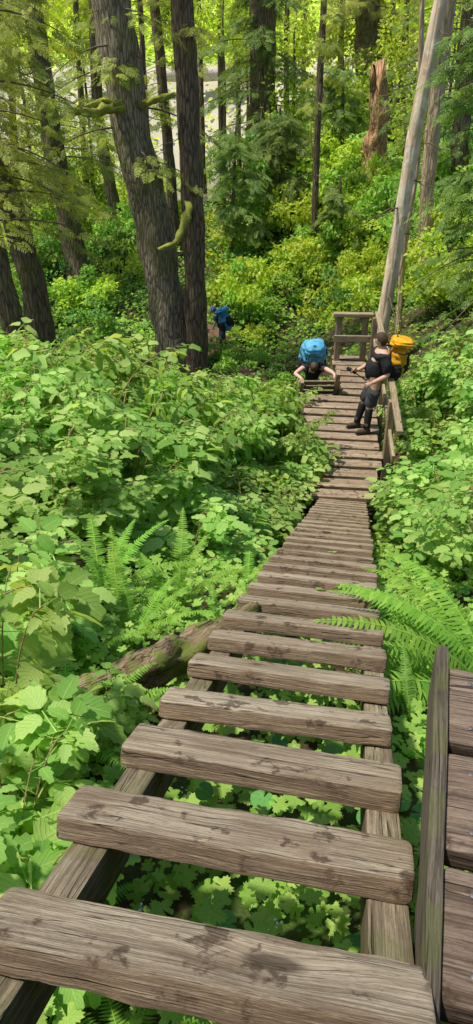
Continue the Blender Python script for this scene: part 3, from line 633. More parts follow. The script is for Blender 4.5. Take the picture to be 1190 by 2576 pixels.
# ------------------------------------------------------------ trees
def smoothpath(W, n):
    W = [Vector(p) for p in W]; L = [0]
    for i in range(1, len(W)): L.append(L[-1]+(W[i]-W[i-1]).length)
    out = []
    for k in range(n):
        s = L[-1]*k/(n-1); i = max(j for j in range(len(W)) if L[j] <= s+1e-9); i = min(i, len(W)-2); f = (s-L[i])/(L[i+1]-L[i]); out.append(W[i].lerp(W[i+1], f))
    for _ in range(2): out = [out[0]]+[(out[i-1]+out[i]*2+out[i+1])/4 for i in range(1, n-1)]+[out[-1]]
    return out
def tree(label, pix, Y, wpx, mat, top=8., crown=None, flare=.5, cat='tree', group=None, name='conifer_tree', wob=.3, n=46, dead=True, jag=0., sink=.25):
    W = []
    for i, q in enumerate(pix): W.append(PY(q[0], q[1], Y+(q[2] if len(q) > 2 else 0)))
    d0 = (W[1]-W[0]).normalized(); b = W[0].copy(); gb = gz(b.x, b.y)
    if b.z > gb: k = (b.z-gb)/max(.3, d0.z); W.insert(0, b-d0*k)
    else: W[0].z = gb
    base = W[0].copy(); base.z = gz(base.x, base.y); d1 = (W[-1]-W[-2]).normalized()
    if top > W[-1].z: W.append(W[-1]+d1*((top-W[-1].z)/max(.4, d1.z)))
    W[0] = W[0]-d0*sink
    pts = smoothpath(W, n); r0 = wpx[0]/2/FP*depth(W[1]); r1 = wpx[1]/2/FP*depth(PY(pix[-1][0], pix[-1][1], Y))
    zt = W[-1].z; zp = PY(pix[-1][0], pix[-1][1], Y).z; rad = []
    for p in pts:
        f = (p.z-base.z)/(zp-base.z); r = r0+(r1-r0)*min(1, f) if f < 1 else r1*(1-.45*(p.z-zp)/max(1e-3, zt-zp+.01)); h_ = max(0, p.z-base.z); rad.append(r*(1+flare*math.exp(-h_/(r0*2.2))))
    e = empty(name, base, label, cat, group); NS = 22; V, F = tube(pts, rad, NS, wob, Y+pix[0][0]*.01)
    if jag:
        for i in range(n-6, n):
            for j in range(NS):
                v = V[i*NS+j]; v.z += jag*(noise.noise(Vector((j*.9, 3.1, 7.7)))*1.3+random.uniform(-.25, .25))*((i-n+7)/6)
    link('trunk', vmesh('trunk', V, F, True, base), mat, e)
    if crown:
        zlo, zhi, nb, Lb, cm, nsp = crown[:6]; bias = crown[6] if len(crown) > 6 else None; ss = crown[7] if len(crown) > 7 else .42
        tubes, pos, dr, nm, sz = [], [], [], [], []
        for i in range(nb):
            z = zlo+(zhi-zlo)*((i+random.random())/nb); p0 = min(pts, key=lambda q: abs(q.z-z)); az = random.uniform(0, 2*PI) if bias is None else random.gauss(R(bias[0]), R(bias[1]))
            ln = Lb*random.uniform(.5, 1.1)*(1-.45*(i/nb)); hh = Vector((math.cos(az), math.sin(az), 0)); sd = Vector((-hh.y, hh.x, 0)); dp = random.uniform(.25, .55); bend = random.uniform(-.2, .2)
            def bp(s): return Vector((p0.x, p0.y, z))+hh*(ln*s)+sd*(bend*ln*s*s)+Vector((0, 0, ln*(.12*s-dp*s*s)))
            tubes.append(tube([bp(s/6) for s in range(7)], [.035*(1-.85*s/6)*min(1, ln/2.5) for s in range(7)], 5))
            for j in range(nsp):
                s = .12+.88*(j+random.random())/nsp; s = s**.85; sg = 1 if j % 2 else -1; lat = random.uniform(0, .36)*ln*(1-s*.7)*sg
                q = bp(s)+sd*lat+hh*abs(lat)*.4+Vector((0, 0, -abs(lat)*.30-random.uniform(0, .12)))
                dd = hh*random.uniform(.3, 1.)+sd*sg*random.uniform(.2, 1.)+Vector((0, 0, -random.uniform(.1, .8)))
                pos.append(tuple(q)); dr.append(tuple(dd)); nm.append((random.gauss(0, .35), random.gauss(0, .35)-.2, 1.)); sz.append(ss*random.uniform(.6, 1.25))
        V, F, L = cloud(T_spray, pos, dr, nm, np.array(sz)); link('crown', trimesh('crown', V, F, L, base), M[cm], e)
        tv, tf = merge(tubes); link('limbs', vmesh('limbs', tv, tf, True, base), M['twig'], e)
    if dead:
        for i in range(7):
            z = random.uniform(base.z+2.5, 1.5); p0 = min(pts, key=lambda q: abs(q.z-z)); az = random.uniform(0, 6.28); ln = random.uniform(.5, 1.6); hh = Vector((math.cos(az), math.sin(az), 0))
            tv, tf = tube([p0+hh*(ln*s)+Vector((0, 0, -.25*ln*s*s+.04*math.sin(s*9)))for s in (0, .25, .5, .75, 1)], [.02, .016, .012, .008, .004], 5)
            link('dead_branch', vmesh('dead_branch', tv, tf, True, base), M['twig'], e)
    return e, base, pts
e1, b1, p1 = tree('thick grey trunk leaning left with furrowed bark beside the straight dark trunk', [(448, 925), (425, 780), (385, 560), (330, 330), (283, 0)], 24.6, (78, 100), M['bark_grey'], 7., (-2.6, 4.5, 20, 3.0, 'needle', 26))
e2, b2, p2 = tree('straight dark brown trunk standing just right of the leaning grey trunk', [(497, 935), (488, 600), (475, 300), (460, 0)], 24., (50, 58), M['bark_dark'], 7., (1., 5., 7, 2.4, 'needle', 24), .25)
tree('dark leaning trunk at the left with its base above the thicket', [(112, 905), (85, 720), (30, 520), (-40, 330)], 22.5, (64, 62), M['bark_left'], 6., (-3., 4., 26, 3.4, 'needle', 26))
tree('dark trunk cut by the left edge, leaning beside the other left trunk', [(55, 945), (20, 760), (-30, 560)], 20.5, (58, 55), M['bark_left'], 5., (-3.2, 3., 22, 3., 'needle', 26, (10, 60)))
tree('dark trunk behind the left pair, draped with hemlock boughs', [(185, 615), (140, 400), (105, 180), (80, 0)], 33., (52, 48), M['bark_left'], 7., (-4.5, 4.5, 32, 4.2, 'needle', 26, None, .55))
tree('slim dark trunk rising between the leaning grey trunk and the straight dark trunk', [(433, 490), (412, 250), (388, 0)], 38., (26, 26), M['bark_dark'], 7., (-2., 5., 14, 2.6, 'needle', 22, None, .5))
tree('thin distant trunk high beside the leaning grey trunk', [(366, 260), (352, 0)], 48., (15, 13), M['bark_dark'], 8., (2., 6., 8, 2.6, 'needle', 18, None, .6))
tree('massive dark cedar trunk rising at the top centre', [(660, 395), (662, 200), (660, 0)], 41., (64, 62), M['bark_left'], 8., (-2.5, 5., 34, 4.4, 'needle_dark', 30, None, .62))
tree('very thin dark trunk standing alone at centre right', [(790, 580), (800, 300), (815, 0)], 31., (17, 16), M['bark_dark'], 6., (-1., 4., 10, 2.0, 'needle', 22), .2)
tree('pale mottled alder trunk leaning right beyond the platform', [(968, 780), (1000, 600), (1040, 350), (1110, 0)], 19.5, (34, 36), M['bark_alder'], 6., None, .3, name='alder_tree', wob=.12)
tree('tan trunk with flared roots just right of the pale alder', [(1072, 625), (1070, 540), (1085, 350), (1130, 0)], 24., (34, 38), M['bark_tan'], 6., (2.0, 5, 8, 2.4, 'needle', 22), 1.1)
tree('slender mossy stem close against the pale alder', [(1006, 770), (1012, 650), (1050, 420), (1062, 0)], 21.5, (15, 12), M['bark_tan'], 5., None, .2, name='alder_tree')
tree('big dark cedar trunk at the top right behind the red stump', [(930, 330), (928, 160), (925, 0)], 44., (66, 60), M['bark_left'], 8., (-.5, 5., 28, 4.4, 'needle', 30, None, .62))
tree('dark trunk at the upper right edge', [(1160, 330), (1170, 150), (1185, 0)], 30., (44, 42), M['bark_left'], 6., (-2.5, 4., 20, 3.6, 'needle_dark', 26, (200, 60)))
tree('mossy dim trunk half hidden left of the leaning grey trunk', [(300, 580), (275, 460), (245, 280), (235, 0)], 40., (30, 26), M['bark_left'], 7., (-3.5, 5., 20, 3.4, 'needle', 24, None, .55))
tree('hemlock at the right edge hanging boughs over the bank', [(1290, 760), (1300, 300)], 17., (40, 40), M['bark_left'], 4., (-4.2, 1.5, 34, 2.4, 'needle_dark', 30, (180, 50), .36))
tree('young hemlock with fine boughs at the left edge', [(-60, 800), (-70, 300)], 17.5, (30, 26), M['bark_left'], 4., (-3.0, 3., 32, 3., 'needle', 30, (20, 50), .36))
for px0, px1, py0, Y, wp in ((560, 552, 420, 50, 16), (720, 722, 330, 48, 14), (760, 768, 300, 52, 12), (850, 862, 340, 47, 15), (1010, 1024, 300, 45, 16), (510, 500, 360, 54, 13), (215, 190, 430, 46, 16), (40, 18, 420, 44, 18), (600, 598, 300, 56, 12), (980, 990, 260, 52, 13)):
    tree('slender dark trunk among the sunlit background foliage', [(px0, py0), (px1, 0)], Y, (wp, wp*.9), M['bark_dark'], 7.5, (-1.5, 6., 7, 2.0, 'needle', 18, None, .6), .2, group='slender background trunks', n=24, dead=False)
tree('small hemlock sapling shading the slope left of the thin trunk', [(705, 480), (705, 330)], 35., (12, 8), M['bark_dark'], -1.2, (-4.2, -1.4, 36, 2.2, 'needle_dark', 26, None, .5), .2, dead=False)
tree('drooping hemlock sapling on the dark slope at centre', [(585, 560), (590, 420)], 33., (12, 8), M['bark_dark'], -1.8, (-5.6, -2., 34, 1.9, 'needle_dark', 26, None, .45), .2, dead=False)
tree('feathery young hemlock between the thin trunk and the red stump', [(860, 420), (862, 250)], 38., (12, 8), M['bark_dark'], .6, (-3.2, .4, 30, 2.0, 'needle_dark', 24, None, .5), .2, dead=False)
tree('low feathery hemlock sapling on the slope below the red stump', [(860, 600), (858, 520)], 29., (10, 7), M['bark_dark'], -3.2, (-5.2, -3.4, 18, 1.0, 'needle_dark', 22, None, .4), .2, dead=False)
tree('tall reddish rotten trunk with a ragged broken top on the right slope', [(945, 520), (938, 400), (955, 290), (950, 190)], 33., (50, 42), M['bark_red'], -50, None, .4, name='rotten_stump', cat='stump', wob=.7, n=34, dead=False, jag=.9, sink=1.2)
tree('short pale broken snag beside the thin dark trunk', [(786, 420), (784, 360), (780, 310)], 34., (10, 5), M['moss'], -50, None, .3, name='broken_snag', cat='stump', dead=False, n=14)
def limb(e, base, pix, Y, r, seed=0):
    W = [PY(px, py, Y+dy) for px, py, dy in pix]; pts = smoothpath(W, 22); V, F = tube(pts, [r*(1-.5*i/21)*(1+.3*noise.noise(Vector((i*.8, seed, 0)))) for i in range(22)], 12, 1.1, seed)
    o = link('mossy_branch', vmesh('mossy_branch', V, F, True, base), M['moss'], e); o['label'] = 'thick branch furred with yellow green moss'; return o
limb(e2, b2, [(478, 500, 0), (470, 545, -.6), (445, 610, -1.1), (400, 628, -1.5)], 24, .13)
limb(e1, b1, [(330, 265, 0), (290, 268, -.6), (235, 285, -1.4), (170, 275, -2.2)], 24.6, .16, 1)
limb(e1, b1, [(330, 270, 0), (380, 255, -.6), (440, 238, -1.0)], 24.6, .13, 2)
limb(e1, b1, [(300, 262, -.5), (255, 255, -.9), (215, 268, -1.4)], 24.6, .11, 3)
# broadleaf trees behind the creek
def crown_mesh(seed, N, leaf, rx, rz):
    rd = np.random.default_rng(seed); K = 16; lob = nrmz(rd.normal(size=(K, 3)))*rd.uniform(.35, .8, (K, 1)); k = rd.integers(0, K, N); v = nrmz(rd.normal(size=(N, 3)))
    pos = lob[k]+v*(.36*rd.uniform(.4, 1.1, N))[:, None]; pos = pos*np.array([rx, rx, rz]); d = v+rd.normal(size=(N, 3))*.7+np.array([0, 0, -.4]); nrm = v*.5+rd.normal(size=(N, 3))*.5+np.array([0, 0, .5])
    V, F, L = cloud(T_dia, pos, d, nrm, leaf*rd.uniform(.6, 1.3, N)); return trimesh('crown', V, F, L)
CM = [crown_mesh(i, 1300, .55, 3.6, 4.6) for i in range(3)]
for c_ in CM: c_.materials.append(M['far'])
V, F = tube([(0, 0, -9), (.1, 0, -4), (0, .1, 0), (.2, 0, 3)], [.32, .26, .2, .08], 10, .2); TM = vmesh('trunk', V, F); TM.materials.append(M['bark_tan'])
for i in range(30):
    x = random.uniform(-32, 34); y = random.uniform(76, 98); e = empty('broadleaf_tree', (x, y, gz(x, y)), 'sunlit yellow green broadleaf tree on the hill beyond the creek', 'tree', 'broadleaf trees beyond the creek')
    zc = random.uniform(2.5, 6)
    t_ = link('trunk', TM, None, e); t_.location = (0, 0, zc); k = link('crown', CM[i % 3], None, e); k.location = (0, 0, zc); k.rotation_euler = (0, 0, random.uniform(0, 6)); k.scale = [random.uniform(.85, 1.25)]*3
CM2 = [crown_mesh(20+i, 900, .20, 1.7, 2.0) for i in range(2)]
for c_ in CM2: c_.materials.append(M['bright'])
V, F = tube([(0, 0, -6), (.1, 0, -2), (0, .1, 0), (.1, 0, 1.2)], [.09, .07, .05, .02], 8); TM2 = vmesh('trunk', V, F); TM2.materials.append(M['bark_dark'])
for px, py, Y in ((560, 60, 46), (620, 130, 48), (740, 90, 44), (860, 110, 46), (890, 230, 42), (1010, 120, 40), (740, 260, 40), (470, 90, 50), (1150, 60, 40), (860, 330, 38), (200, 90, 46), (30, 60, 40), (1020, 300, 36), (120, 300, 48), (220, 380, 46), (60, 430, 46)):
    p = PY(px, py, Y); e = empty('leafy_sapling', (p.x, p.y, gz(p.x, p.y)), 'slender sapling with bright leaves among the background trunks', 'tree', 'leafy saplings in the background')
    dz = p.z-gz(p.x, p.y); t_ = link('trunk', TM2, None, e); t_.location = (0, 0, dz); t_.scale = (1, 1, max(.5, dz/5.8)); k = link('crown', random.choice(CM2), None, e); k.location = (0, 0, dz); k.rotation_euler = (0, 0, random.uniform(0, 6))
# ------------------------------------------------------------ people
def skinned(verts, edges, radii, root=0, sub=2):
    me = bpy.data.meshes.new('tmp'); me.from_pydata([tuple(v) for v in verts], edges, []); o = bpy.data.objects.new('tmp', me); col.objects.link(o)
    o.modifiers.new('s', 'SKIN').use_smooth_shade = True
    for i, r in enumerate(radii):
        d = me.skin_vertices[0].data[i]; d.radius = r if isinstance(r, tuple) else (r, r); d.use_root = (i == root)
    sb = o.modifiers.new('b', 'SUBSURF'); sb.levels = sub; sb.render_levels = sub
    bpy.context.view_layer.update(); dg = bpy.context.evaluated_depsgraph_get(); m2 = bpy.data.meshes.new_from_object(o.evaluated_get(dg))
    V = [tuple(v.co) for v in m2.vertices]; F = [list(p.vertices) for p in m2.polygons]
    bpy.data.objects.remove(o); bpy.data.meshes.remove(m2); return V, F
def sphere(c, r, n=20, m_=14, fn=None):
    V, F = [], []
    for i in range(m_+1):
        a = PI*i/m_
        for j in range(n):
            b = 2*PI*j/n; v = Vector((math.sin(a)*math.cos(b), math.sin(a)*math.sin(b), math.cos(a)))
            if fn: v = fn(v)
            V.append(Vector((v.x*r[0], v.y*r[1], v.z*r[2]))+Vector(c))
    for i in range(m_):
        for j in range(n): F.append([i*n+j, (i+1)*n+j, (i+1)*n+(j+1) % n, i*n+(j+1) % n])
    return V, F
def headshape(v):      # local: +x is the face
    x, y, z = v
    if z < -.1: k = 1-.32*min(1, (-.1-z)/.9); y *= k; x *= (1-.10*(-z)) if x > 0 else (1-.45*min(1, (-.1-z)/.8))
    gs = lambda yy, zz, s: math.exp(-(((v.y-yy)/s)**2+((v.z-zz)/s)**2))
    if v.x > 0: x += .26*gs(0, -.22, .13)-.07*gs(.34, 0, .16)-.07*gs(-.34, 0, .16)+.05*gs(0, -.52, .16)-.03*gs(0, -.45, .05)+.06*gs(0, -.85, .25)+.04*gs(0, .2, .4)
    return Vector((x, y, z))
def frame(face, up):
    f = Vector(face).normalized(); u = Vector(up); u = (u-f*u.dot(f)).normalized(); l = u.cross(f); return Matrix((f, l, u)).transposed()
def head(c, face, up):
    m3 = frame(face, up); r = (.098, .078, .122); parts = [sphere((0, 0, 0), r, 28, 22, headshape), sphere((-.005, .078, -.005), (.022, .010, .032), 10, 8), sphere((-.005, -.078, -.005), (.022, .010, .032), 10, 8)]
    V, F = merge(parts); return [Vector(c)+m3@Vector(v) for v in V], F
def hairmesh(c, face, up, long=False):
    m3 = frame(face, up); V, F = sphere((-.004, 0, .008), (.114, .094, .138), 26, 20, headshape); keep = []
    for f in F:
        q = sum((Vector(V[i]) for i in f), Vector())/4
        if q.z > .062 or (q.x < .03 and q.z > .0) or (q.x < -.02 and q.z > (-.12 if long else -.085)): keep.append(f)
    return [Vector(c)+m3@(Vector(v)*(1+.05*noise.noise(Vector(v)*70))) for v in V], keep
def hand(wr, d, palmn, curl=.9, side=1):
    d = Vector(d).normalized(); nrm = Vector(palmn); nrm = (nrm-d*nrm.dot(d)).normalized(); s = d.cross(nrm)*side; wr = Vector(wr)
    V, F = tube([wr-d*.02, wr+d*.02, wr+d*.06, wr+d*.092, wr+d*.10], [.024, .033, .040, .038, .02], 10); V = [wr+(v-wr)-nrm*((v-wr).dot(nrm)*.55) for v in V]; parts = [(V, F)]
    for k, (o, ln) in enumerate(((-.030, .068), (-.010, .078), (.011, .072), (.030, .056))):
        p = wr+d*.088+s*o; pts = [p-d*.02, p]; a = 0
        for seg in (.45, .32, .23): a += curl*.75; q = d*math.cos(a)+nrm*math.sin(a); pts.append(pts[-1]+q*ln*seg)
        parts.append(tube(pts, [.009, .0095, .009, .008, .006], 7))
    p = wr+d*.03-s*.03; pts = [p, p+(d*.5-s*.7)*.03, p+(d*.8-s*.6+nrm*.5*curl)*.05, p+(d*.9-s*.3+nrm*.9*curl)*.07]; parts.append(tube(pts, [.013, .012, .010, .007], 7)); return merge(parts)
def boot(e, base, ankle, toe, mat):
    a = Vector(ankle); t = Vector(toe).normalized(); fl = a.copy(); fl.z = a.z-.06
    V1, F1 = tube([a+Z*.10, a+Z*.03, a-Z*.03, fl+Z*.0], [.058, .055, .055, .05], 12); V2, F2 = tube([fl-t*.075, fl-t*.06, fl, fl+t*.09, fl+t*.165, fl+t*.19], [.02, .043, .05, .048, .038, .015], 12)
    V, F = merge([(V1, F1), (V2, F2)]); o = link('boot', vmesh('boot', V, F, True, base), mat, e)
    V, F = plank_vf(.27, .095, .025, 2, .01, .0, 6, .03); s = link('sole', vmesh('sole', V, F), M['black'], o)
    x = t; y = Z.cross(x); s.matrix_basis = basis(x, y, Z, fl+t*.055-Z*.045-Vector(base)); return o
def person(label, base, J, rad, mats, face, hup, hands, toes, opened=None, hat=None, longhair=False, sleeves=.6):
    base = Vector(base); e = empty('person', base, label, 'person'); J = {k: base+Vector(v) for k, v in J.items()}
    nm = ['pel', 'spi', 'che', 'upp', 'nec', 'hed', 'shl', 'ell', 'wrl', 'shr', 'elr', 'wrr', 'hil', 'knl', 'anl', 'hir', 'knr', 'anr']; ix = {k: i for i, k in enumerate(nm)}
    E = [('pel', 'spi'), ('spi', 'che'), ('che', 'upp'), ('upp', 'nec'), ('nec', 'hed'), ('upp', 'shl'), ('shl', 'ell'), ('ell', 'wrl'), ('upp', 'shr'), ('shr', 'elr'), ('elr', 'wrr'), ('pel', 'hil'), ('hil', 'knl'), ('knl', 'anl'), ('pel', 'hir'), ('hir', 'knr'), ('knr', 'anr')]
    body = skinned([J[k] for k in nm], [(ix[a], ix[b]) for a, b in E], [rad[k] for k in nm])
    parts = [body, head(J['hed'], face, hup)]
    for k, (d, n, cu, sd) in hands.items(): parts.append(hand(J[k], d, n, cu, sd))
    V, F = merge(parts); link('body', vmesh('body', V, F, True, base), M[mats['skin']], e)
    m3 = frame(face, hup)
    for s in (-1, 1):
        V, F = sphere(J['hed']+m3@Vector((.086, s*.030, .002)), (.011, .011, .011), 8, 6); link('eye', vmesh('eye', V, F, True, base), M['eye'], e)
    V, F = hairmesh(J['hed'], face, hup, longhair); link('hair', vmesh('hair', V, F, True, base), M[mats['hair']], e)
    lp = lambda a, b, f: J[a].lerp(J[b], f)
    vs = [lp('pel', 'spi', .15), J['spi'], J['che'], J['upp'], J['shl'], lp('shl', 'ell', .5*sleeves), lp('shl', 'ell', sleeves), J['shr'], lp('shr', 'elr', .5*sleeves), lp('shr', 'elr', sleeves)]
    g_ = lambda k, a: tuple(x+a for x in rad[k]) if isinstance(rad[k], tuple) else rad[k]+a
    V, F = skinned(vs, [(0, 1), (1, 2), (2, 3), (3, 4), (4, 5), (5, 6), (3, 7), (7, 8), (8, 9)], [g_('pel', .03), g_('spi', .025), g_('che', .025), g_('upp', .028), g_('shl', .03), g_('shl', .022), g_('ell', .038), g_('shr', .03), g_('shr', .022), g_('ell', .038)])
    V = [tuple(Vector(v)+Vector((noise.noise(Vector(v)*9), noise.noise(Vector(v)*9+Vector((5, 0, 0))), 0))*.022) for v in V]
    if opened: F = [f for f in F if not opened(sum((Vector(V[i]) for i in f), Vector())/len(f)-base)]
    link('shirt', vmesh('shirt', V, F, True, base), M[mats['shirt']], e)
    vs = [J['pel']+Z*.04, J['pel'], J['hil'], lp('hil', 'knl', .4), lp('hil', 'knl', 1.05), J['hir'], lp('hir', 'knr', .4), lp('hir', 'knr', 1.05)]
    V, F = skinned(vs, [(0, 1), (1, 2), (2, 3), (3, 4), (1, 5), (5, 6), (6, 7)], [g_('pel', .015), g_('pel', .02), g_('hil', .028), g_('hil', .022), g_('knl', .045), g_('hil', .028), g_('hil', .022), g_('knl', .045)], 2)
    V = [tuple(Vector(v)+Vector((noise.noise(Vector(v)*11), noise.noise(Vector(v)*11+Vector((5, 0, 0))), 0))*.016) for v in V]
    link('shorts', vmesh('shorts', V, F, True, base), M[mats['shorts']], e)
    for s in 'lr':
        V, F = tube([lp('kn'+s, 'an'+s, f) for f in (.08, .2, .5, .85, 1.)], [.066, .070, .068, .06, .06], 12, .1); link('gaiter', vmesh('gaiter', V, F, True, base), M[mats['gaiter']], e)
        boot(e, base, J['an'+s], toes, M['boot'])
    if hat:
        V, F = sphere((0, 0, .012), (.122, .102, .142), 22, 14); F = [f for f in F if sum(V[i][2] for i in f)/4 > .02]; b_ = tube([(.06, 0, .035), (.12, 0, .032), (.18, 0, .02)], [.08, .075, .04], 10, flat=.12); V, F = merge([(V, F), b_])
        link('hat', vmesh('hat', [J['hed']+m3@Vector(v) for v in V], F, True, base), M[hat], e)
    return e, J
RADM = dict(pel=.15, spi=.185, che=.165, upp=.11, nec=.064, hed=.058, shl=.076, ell=.050, wrl=.035, shr=.076, elr=.050, wrr=.035, hil=.10, knl=.062, anl=.045, hir=.10, knr=.062, anr=.045)
mb = (2.21, 12.0, pz+.015)
man, JM = person('man in open black shirt and grey shorts leaning on the platform railing', mb,
    dict(pel=(.185, 0, .92), spi=(.15, 0, 1.10), che=(.225, 0, 1.30), upp=(.265, 0, 1.43), nec=(.26, .0, 1.51), hed=(.225, .0, 1.63), shl=(.275, -.20, 1.39), ell=(.34, -.28, 1.12), wrl=(.08, -.27, .98), shr=(.255, .20, 1.39), elr=(.14, .29, 1.14), wrr=(-.12, .12, 1.06),
         hil=(.185, -.1, .88), knl=(.11, -.13, .49), anl=(.09, -.15, .1), hir=(.175, .1, .88), knr=(.05, .12, .50), anr=(-.04, .13, .1)), RADM,
    dict(skin='skin', hair='hair', shirt='black', shorts='grey', gaiter='black'), (-.80, .50, -.18), (0, 0, 1), dict(wrl=((-.8, .1, -.4), (.2, .9, -.3), .7, 1), wrr=((-.9, -.1, .1), (0, -.9, -.3), 1.1, -1)), (-.95, -.25, 0),
    opened=lambda q: q.x < .0 and -.15 < q.y < .10 and .95 < q.z < 1.20, sleeves=.95)
RADW = {k: v*.86 for k, v in RADM.items()}; RADW['spi'] = .115; RADW['pel'] = .14; RADW['che'] = .125
wb = Vector((1.62, 14.95, -6.83))
wom, JW = person('hiker with bare arms bending over the top of the steep ladder, hands on its rails', wb,
    dict(pel=(0, .2, .88), spi=(0, .12, 1.10), che=(0, -.02, 1.35), upp=(0, -.10, 1.47), nec=(0, -.17, 1.52), hed=(0, -.25, 1.55), shl=(-.20, -.11, 1.48), ell=(-.40, -.42, 1.46), wrl=(-.31, -.92, 1.54), shr=(.20, -.11, 1.48), elr=(.36, -.44, 1.50), wrr=(.36, -.92, 1.62),
         hil=(-.09, .19, .84), knl=(-.12, -.08, .48), anl=(-.12, .02, .08), hir=(.09, .19, .84), knr=(.12, -.2, .72), anr=(.12, -.1, .34)), RADW,
    dict(skin='skin_pale', hair='hair_light', shirt='black', shorts='grey', gaiter='grey'), (0, -.25, -.97), (0, -.95, .3), dict(wrl=((0, -.9, -.3), (.3, -.3, -1), 1.1, 1), wrr=((0, -.9, -.3), (-.3, -.3, -1), 1.1, -1)), (0, -1, 0), sleeves=.12, longhair=True)
hb = (-.52, 26.2, gz(-.52, 26.2)+.06)
hik, JH = person('distant hiker in purple cap walking on the dirt trail below', hb,
    dict(pel=(.0, 0, .86), spi=(-.05, .03, 1.03), che=(-.14, .06, 1.22), upp=(-.19, .08, 1.34), nec=(-.24, .09, 1.42), hed=(-.30, .06, 1.52), shl=(-.22, -.1, 1.30), ell=(-.28, -.16, 1.04), wrl=(-.36, -.08, .84), shr=(-.14, .24, 1.30), elr=(-.2, .34, 1.04), wrr=(-.3, .36, .86),
         hil=(.02, -.09, .84), knl=(-.08, -.12, .47), anl=(.02, -.12, .1), hir=(-.0, .09, .84), knr=(.05, .1, .46), anr=(.22, .1, .1)), RADW,
    dict(skin='skin_pale', hair='hair', shirt='denim', shorts='denim', gaiter='black'), (-.8, .3, -.45), (0, 0, 1), dict(wrl=((-.2, 0, -1), (-1, 0, 0), .5, 1), wrr=((-.2, 0, -1), (-1, 0, 0), .5, -1)), (-.9, .3, 0), hat='purple', sleeves=.5)
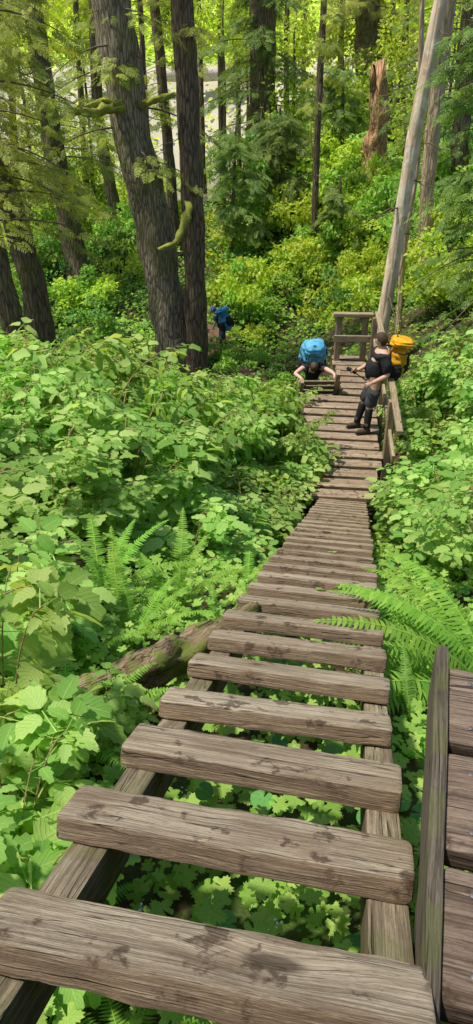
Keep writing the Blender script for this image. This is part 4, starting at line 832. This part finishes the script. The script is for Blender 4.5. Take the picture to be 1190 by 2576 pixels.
def backpack(label, c, up, out, Wd, H, D, body, lid, pocket, strap_to, ex=.55, covered=False):
    c = Vector(c); u = Vector(up).normalized(); o = Vector(out); o = (o-u*o.dot(u)).normalized(); s = u.cross(o); base = c-u*H/2
    e = empty('backpack', base, label, 'backpack')
    def sup(z0, z1, w0, d0, off=(0, 0), n=32, bul=.12, m_=18, pw=None, rough=1.):
        V, F = [], []; pw = pw or (5 if ex < .7 else 2.6)
        for i in range(m_+1):
            t = i/m_; k = (1-abs(2*t-1)**pw)**.45 if 0 < t < 1 else .25; k *= 1+bul*math.sin(PI*t)
            for j in range(n):
                a = 2*PI*j/n; x = math.copysign(abs(math.cos(a))**ex, math.cos(a))*w0/2*k; y = math.copysign(abs(math.sin(a))**ex, math.sin(a))*d0/2*k
                q = Vector((x, y, t*.5)); wr = 1+rough*(.16*noise.noise(q*7+Vector((w0*50, z0*9, 0)))+.09*noise.noise(q*19)+.05*math.sin(t*26+3*noise.noise(q*6)))
                V.append(c+s*(x*wr+off[0])+o*(y*wr+off[1])+u*(z0+(z1-z0)*t))
        for i in range(m_):
            for j in range(n): F.append([i*n+j, i*n+(j+1) % n, (i+1)*n+(j+1) % n, (i+1)*n+j])
        F.append(list(range(n))[::-1]); F.append([m_*n+j for j in range(n)]); return V, F
    def part(nm_, vf, mt, par=e): return link(nm_, vmesh(nm_, vf[0], vf[1], True, base), M[mt], par)
    if covered:
        part('pack_bag', sup(-H/2, H*.30, Wd*.9, D*.95), pocket); part('rain_cover', sup(-H*.34, H*.42, Wd*1.02, D*1.1, (0, .03), bul=.10, pw=3.4, rough=1.5), body)
        part('lid', sup(H*.22, H*.55, Wd*.86, D*.95, (0, -.02), bul=.15, pw=2.6, rough=1.5), lid)
    else:
        part('pack_bag', sup(-H/2, H*.36, Wd, D), body); part('lid', sup(H*.28, H*.52, Wd*.98, D*1.1, (0, .01), bul=.2, pw=3), lid)
        part('front_pocket', sup(-H*.32, H*.12, Wd*.62, D*.35, (0, D*.5)), pocket)
    for k in (-1, 1):
        part('side_pocket', sup(-H*.45, -.02*H, D*.3, D*.7, (k*Wd*.52, 0)), pocket)
        pts = [c+u*H*.28-o*D*.5+s*k*Wd*.22, c+u*H*.34-o*(D*.5+.10)+s*k*Wd*.26, c+u*H*.18-o*(D*.5+.24)+s*k*Wd*.30, c-u*H*.12-o*(D*.5+.20)+s*k*Wd*.36, c-u*H*.25-o*D*.45+s*k*Wd*.40]
        part('shoulder_strap', tube(smoothpath(pts, 12), .022, 8, flat=.5), strap_to)
        zz_ = u*H*(.16*k+.06); part('compression_strap', tube([c+zz_+s*Wd*.58-o*D*.3, c+zz_+s*Wd*.63+o*D*.3, c+zz_+o*D*.70, c+zz_-s*Wd*.63+o*D*.3, c+zz_-s*Wd*.58-o*D*.3], .011, 6), 'black')
    part('haul_loop', tube(smoothpath([c+u*H*.5-o*D*.3-s*.04, c+u*H*.58-o*D*.3, c+u*H*.5-o*D*.3+s*.04], 8), .008, 6), 'black'); return e
Bm = Vector(mb)
backpack('yellow hiking backpack with black sides worn by the man at the railing', Bm+Vector((.55, .08, 1.29)), (.12, 0, 1), (1, -.25, 0), .40, .74, .30, 'yellow', 'yellow', 'black', 'black', .7)
backpack('big blue hiking backpack rising above the bent head of the climber on the steep ladder', wb+Vector((0, .08, 1.64)), (0, -.50, 1), (0, 1, .3), .46, .82, .38, 'bluelight', 'bluelight', 'black', 'black', .8, True)
backpack('blue hiking backpack worn by the distant hiker on the trail', Vector(hb)+Vector((.10, -.12, 1.24)), (-.35, .12, 1), (.75, -.65, .2), .46, .84, .36, 'blue', 'blue', 'black', 'black', .85)
def pole(a, b, label):
    a, b = Vector(a), Vector(b); d = (b-a).normalized(); e = empty('trekking_pole', b, label, 'trekking pole', 'trekking poles of the man'); L_ = (b-a).length
    for nm_, p, q, r, mt in (('grip', 0, .24, .030, 'black'), ('shaft', .22, .95, .0095, 'black'), ('tip', .945, 1., .006, 'steel')):
        V, F = tube([a+d*L_*p*1., a+d*L_*(p*.7+q*.3), a+d*L_*q], [r*1.1, r*.85, r], 8); link(nm_, vmesh(nm_, V, F, True, b), M[mt], e)
    V, F = tube([b-d*.06, b-d*.055], [.03, .032], 10); link('basket', vmesh('basket', V, F, True, b), M['black'], e)
hr_ = JM['wrr']+Vector((-.09, -.01, .0))
for k in (0, 1):
    pole(hr_+Vector((-.05-.03*k, -.03+.03*k, .05)), hr_+Vector((.42, .20+.07*k, -.34)), 'folded black trekking pole with a thick grip held before the belly of the man')
bpy.context.view_layer.update()
print('done', len(bpy.data.objects), sum(len(o.data.polygons) for o in bpy.data.objects if o.type == 'MESH'))
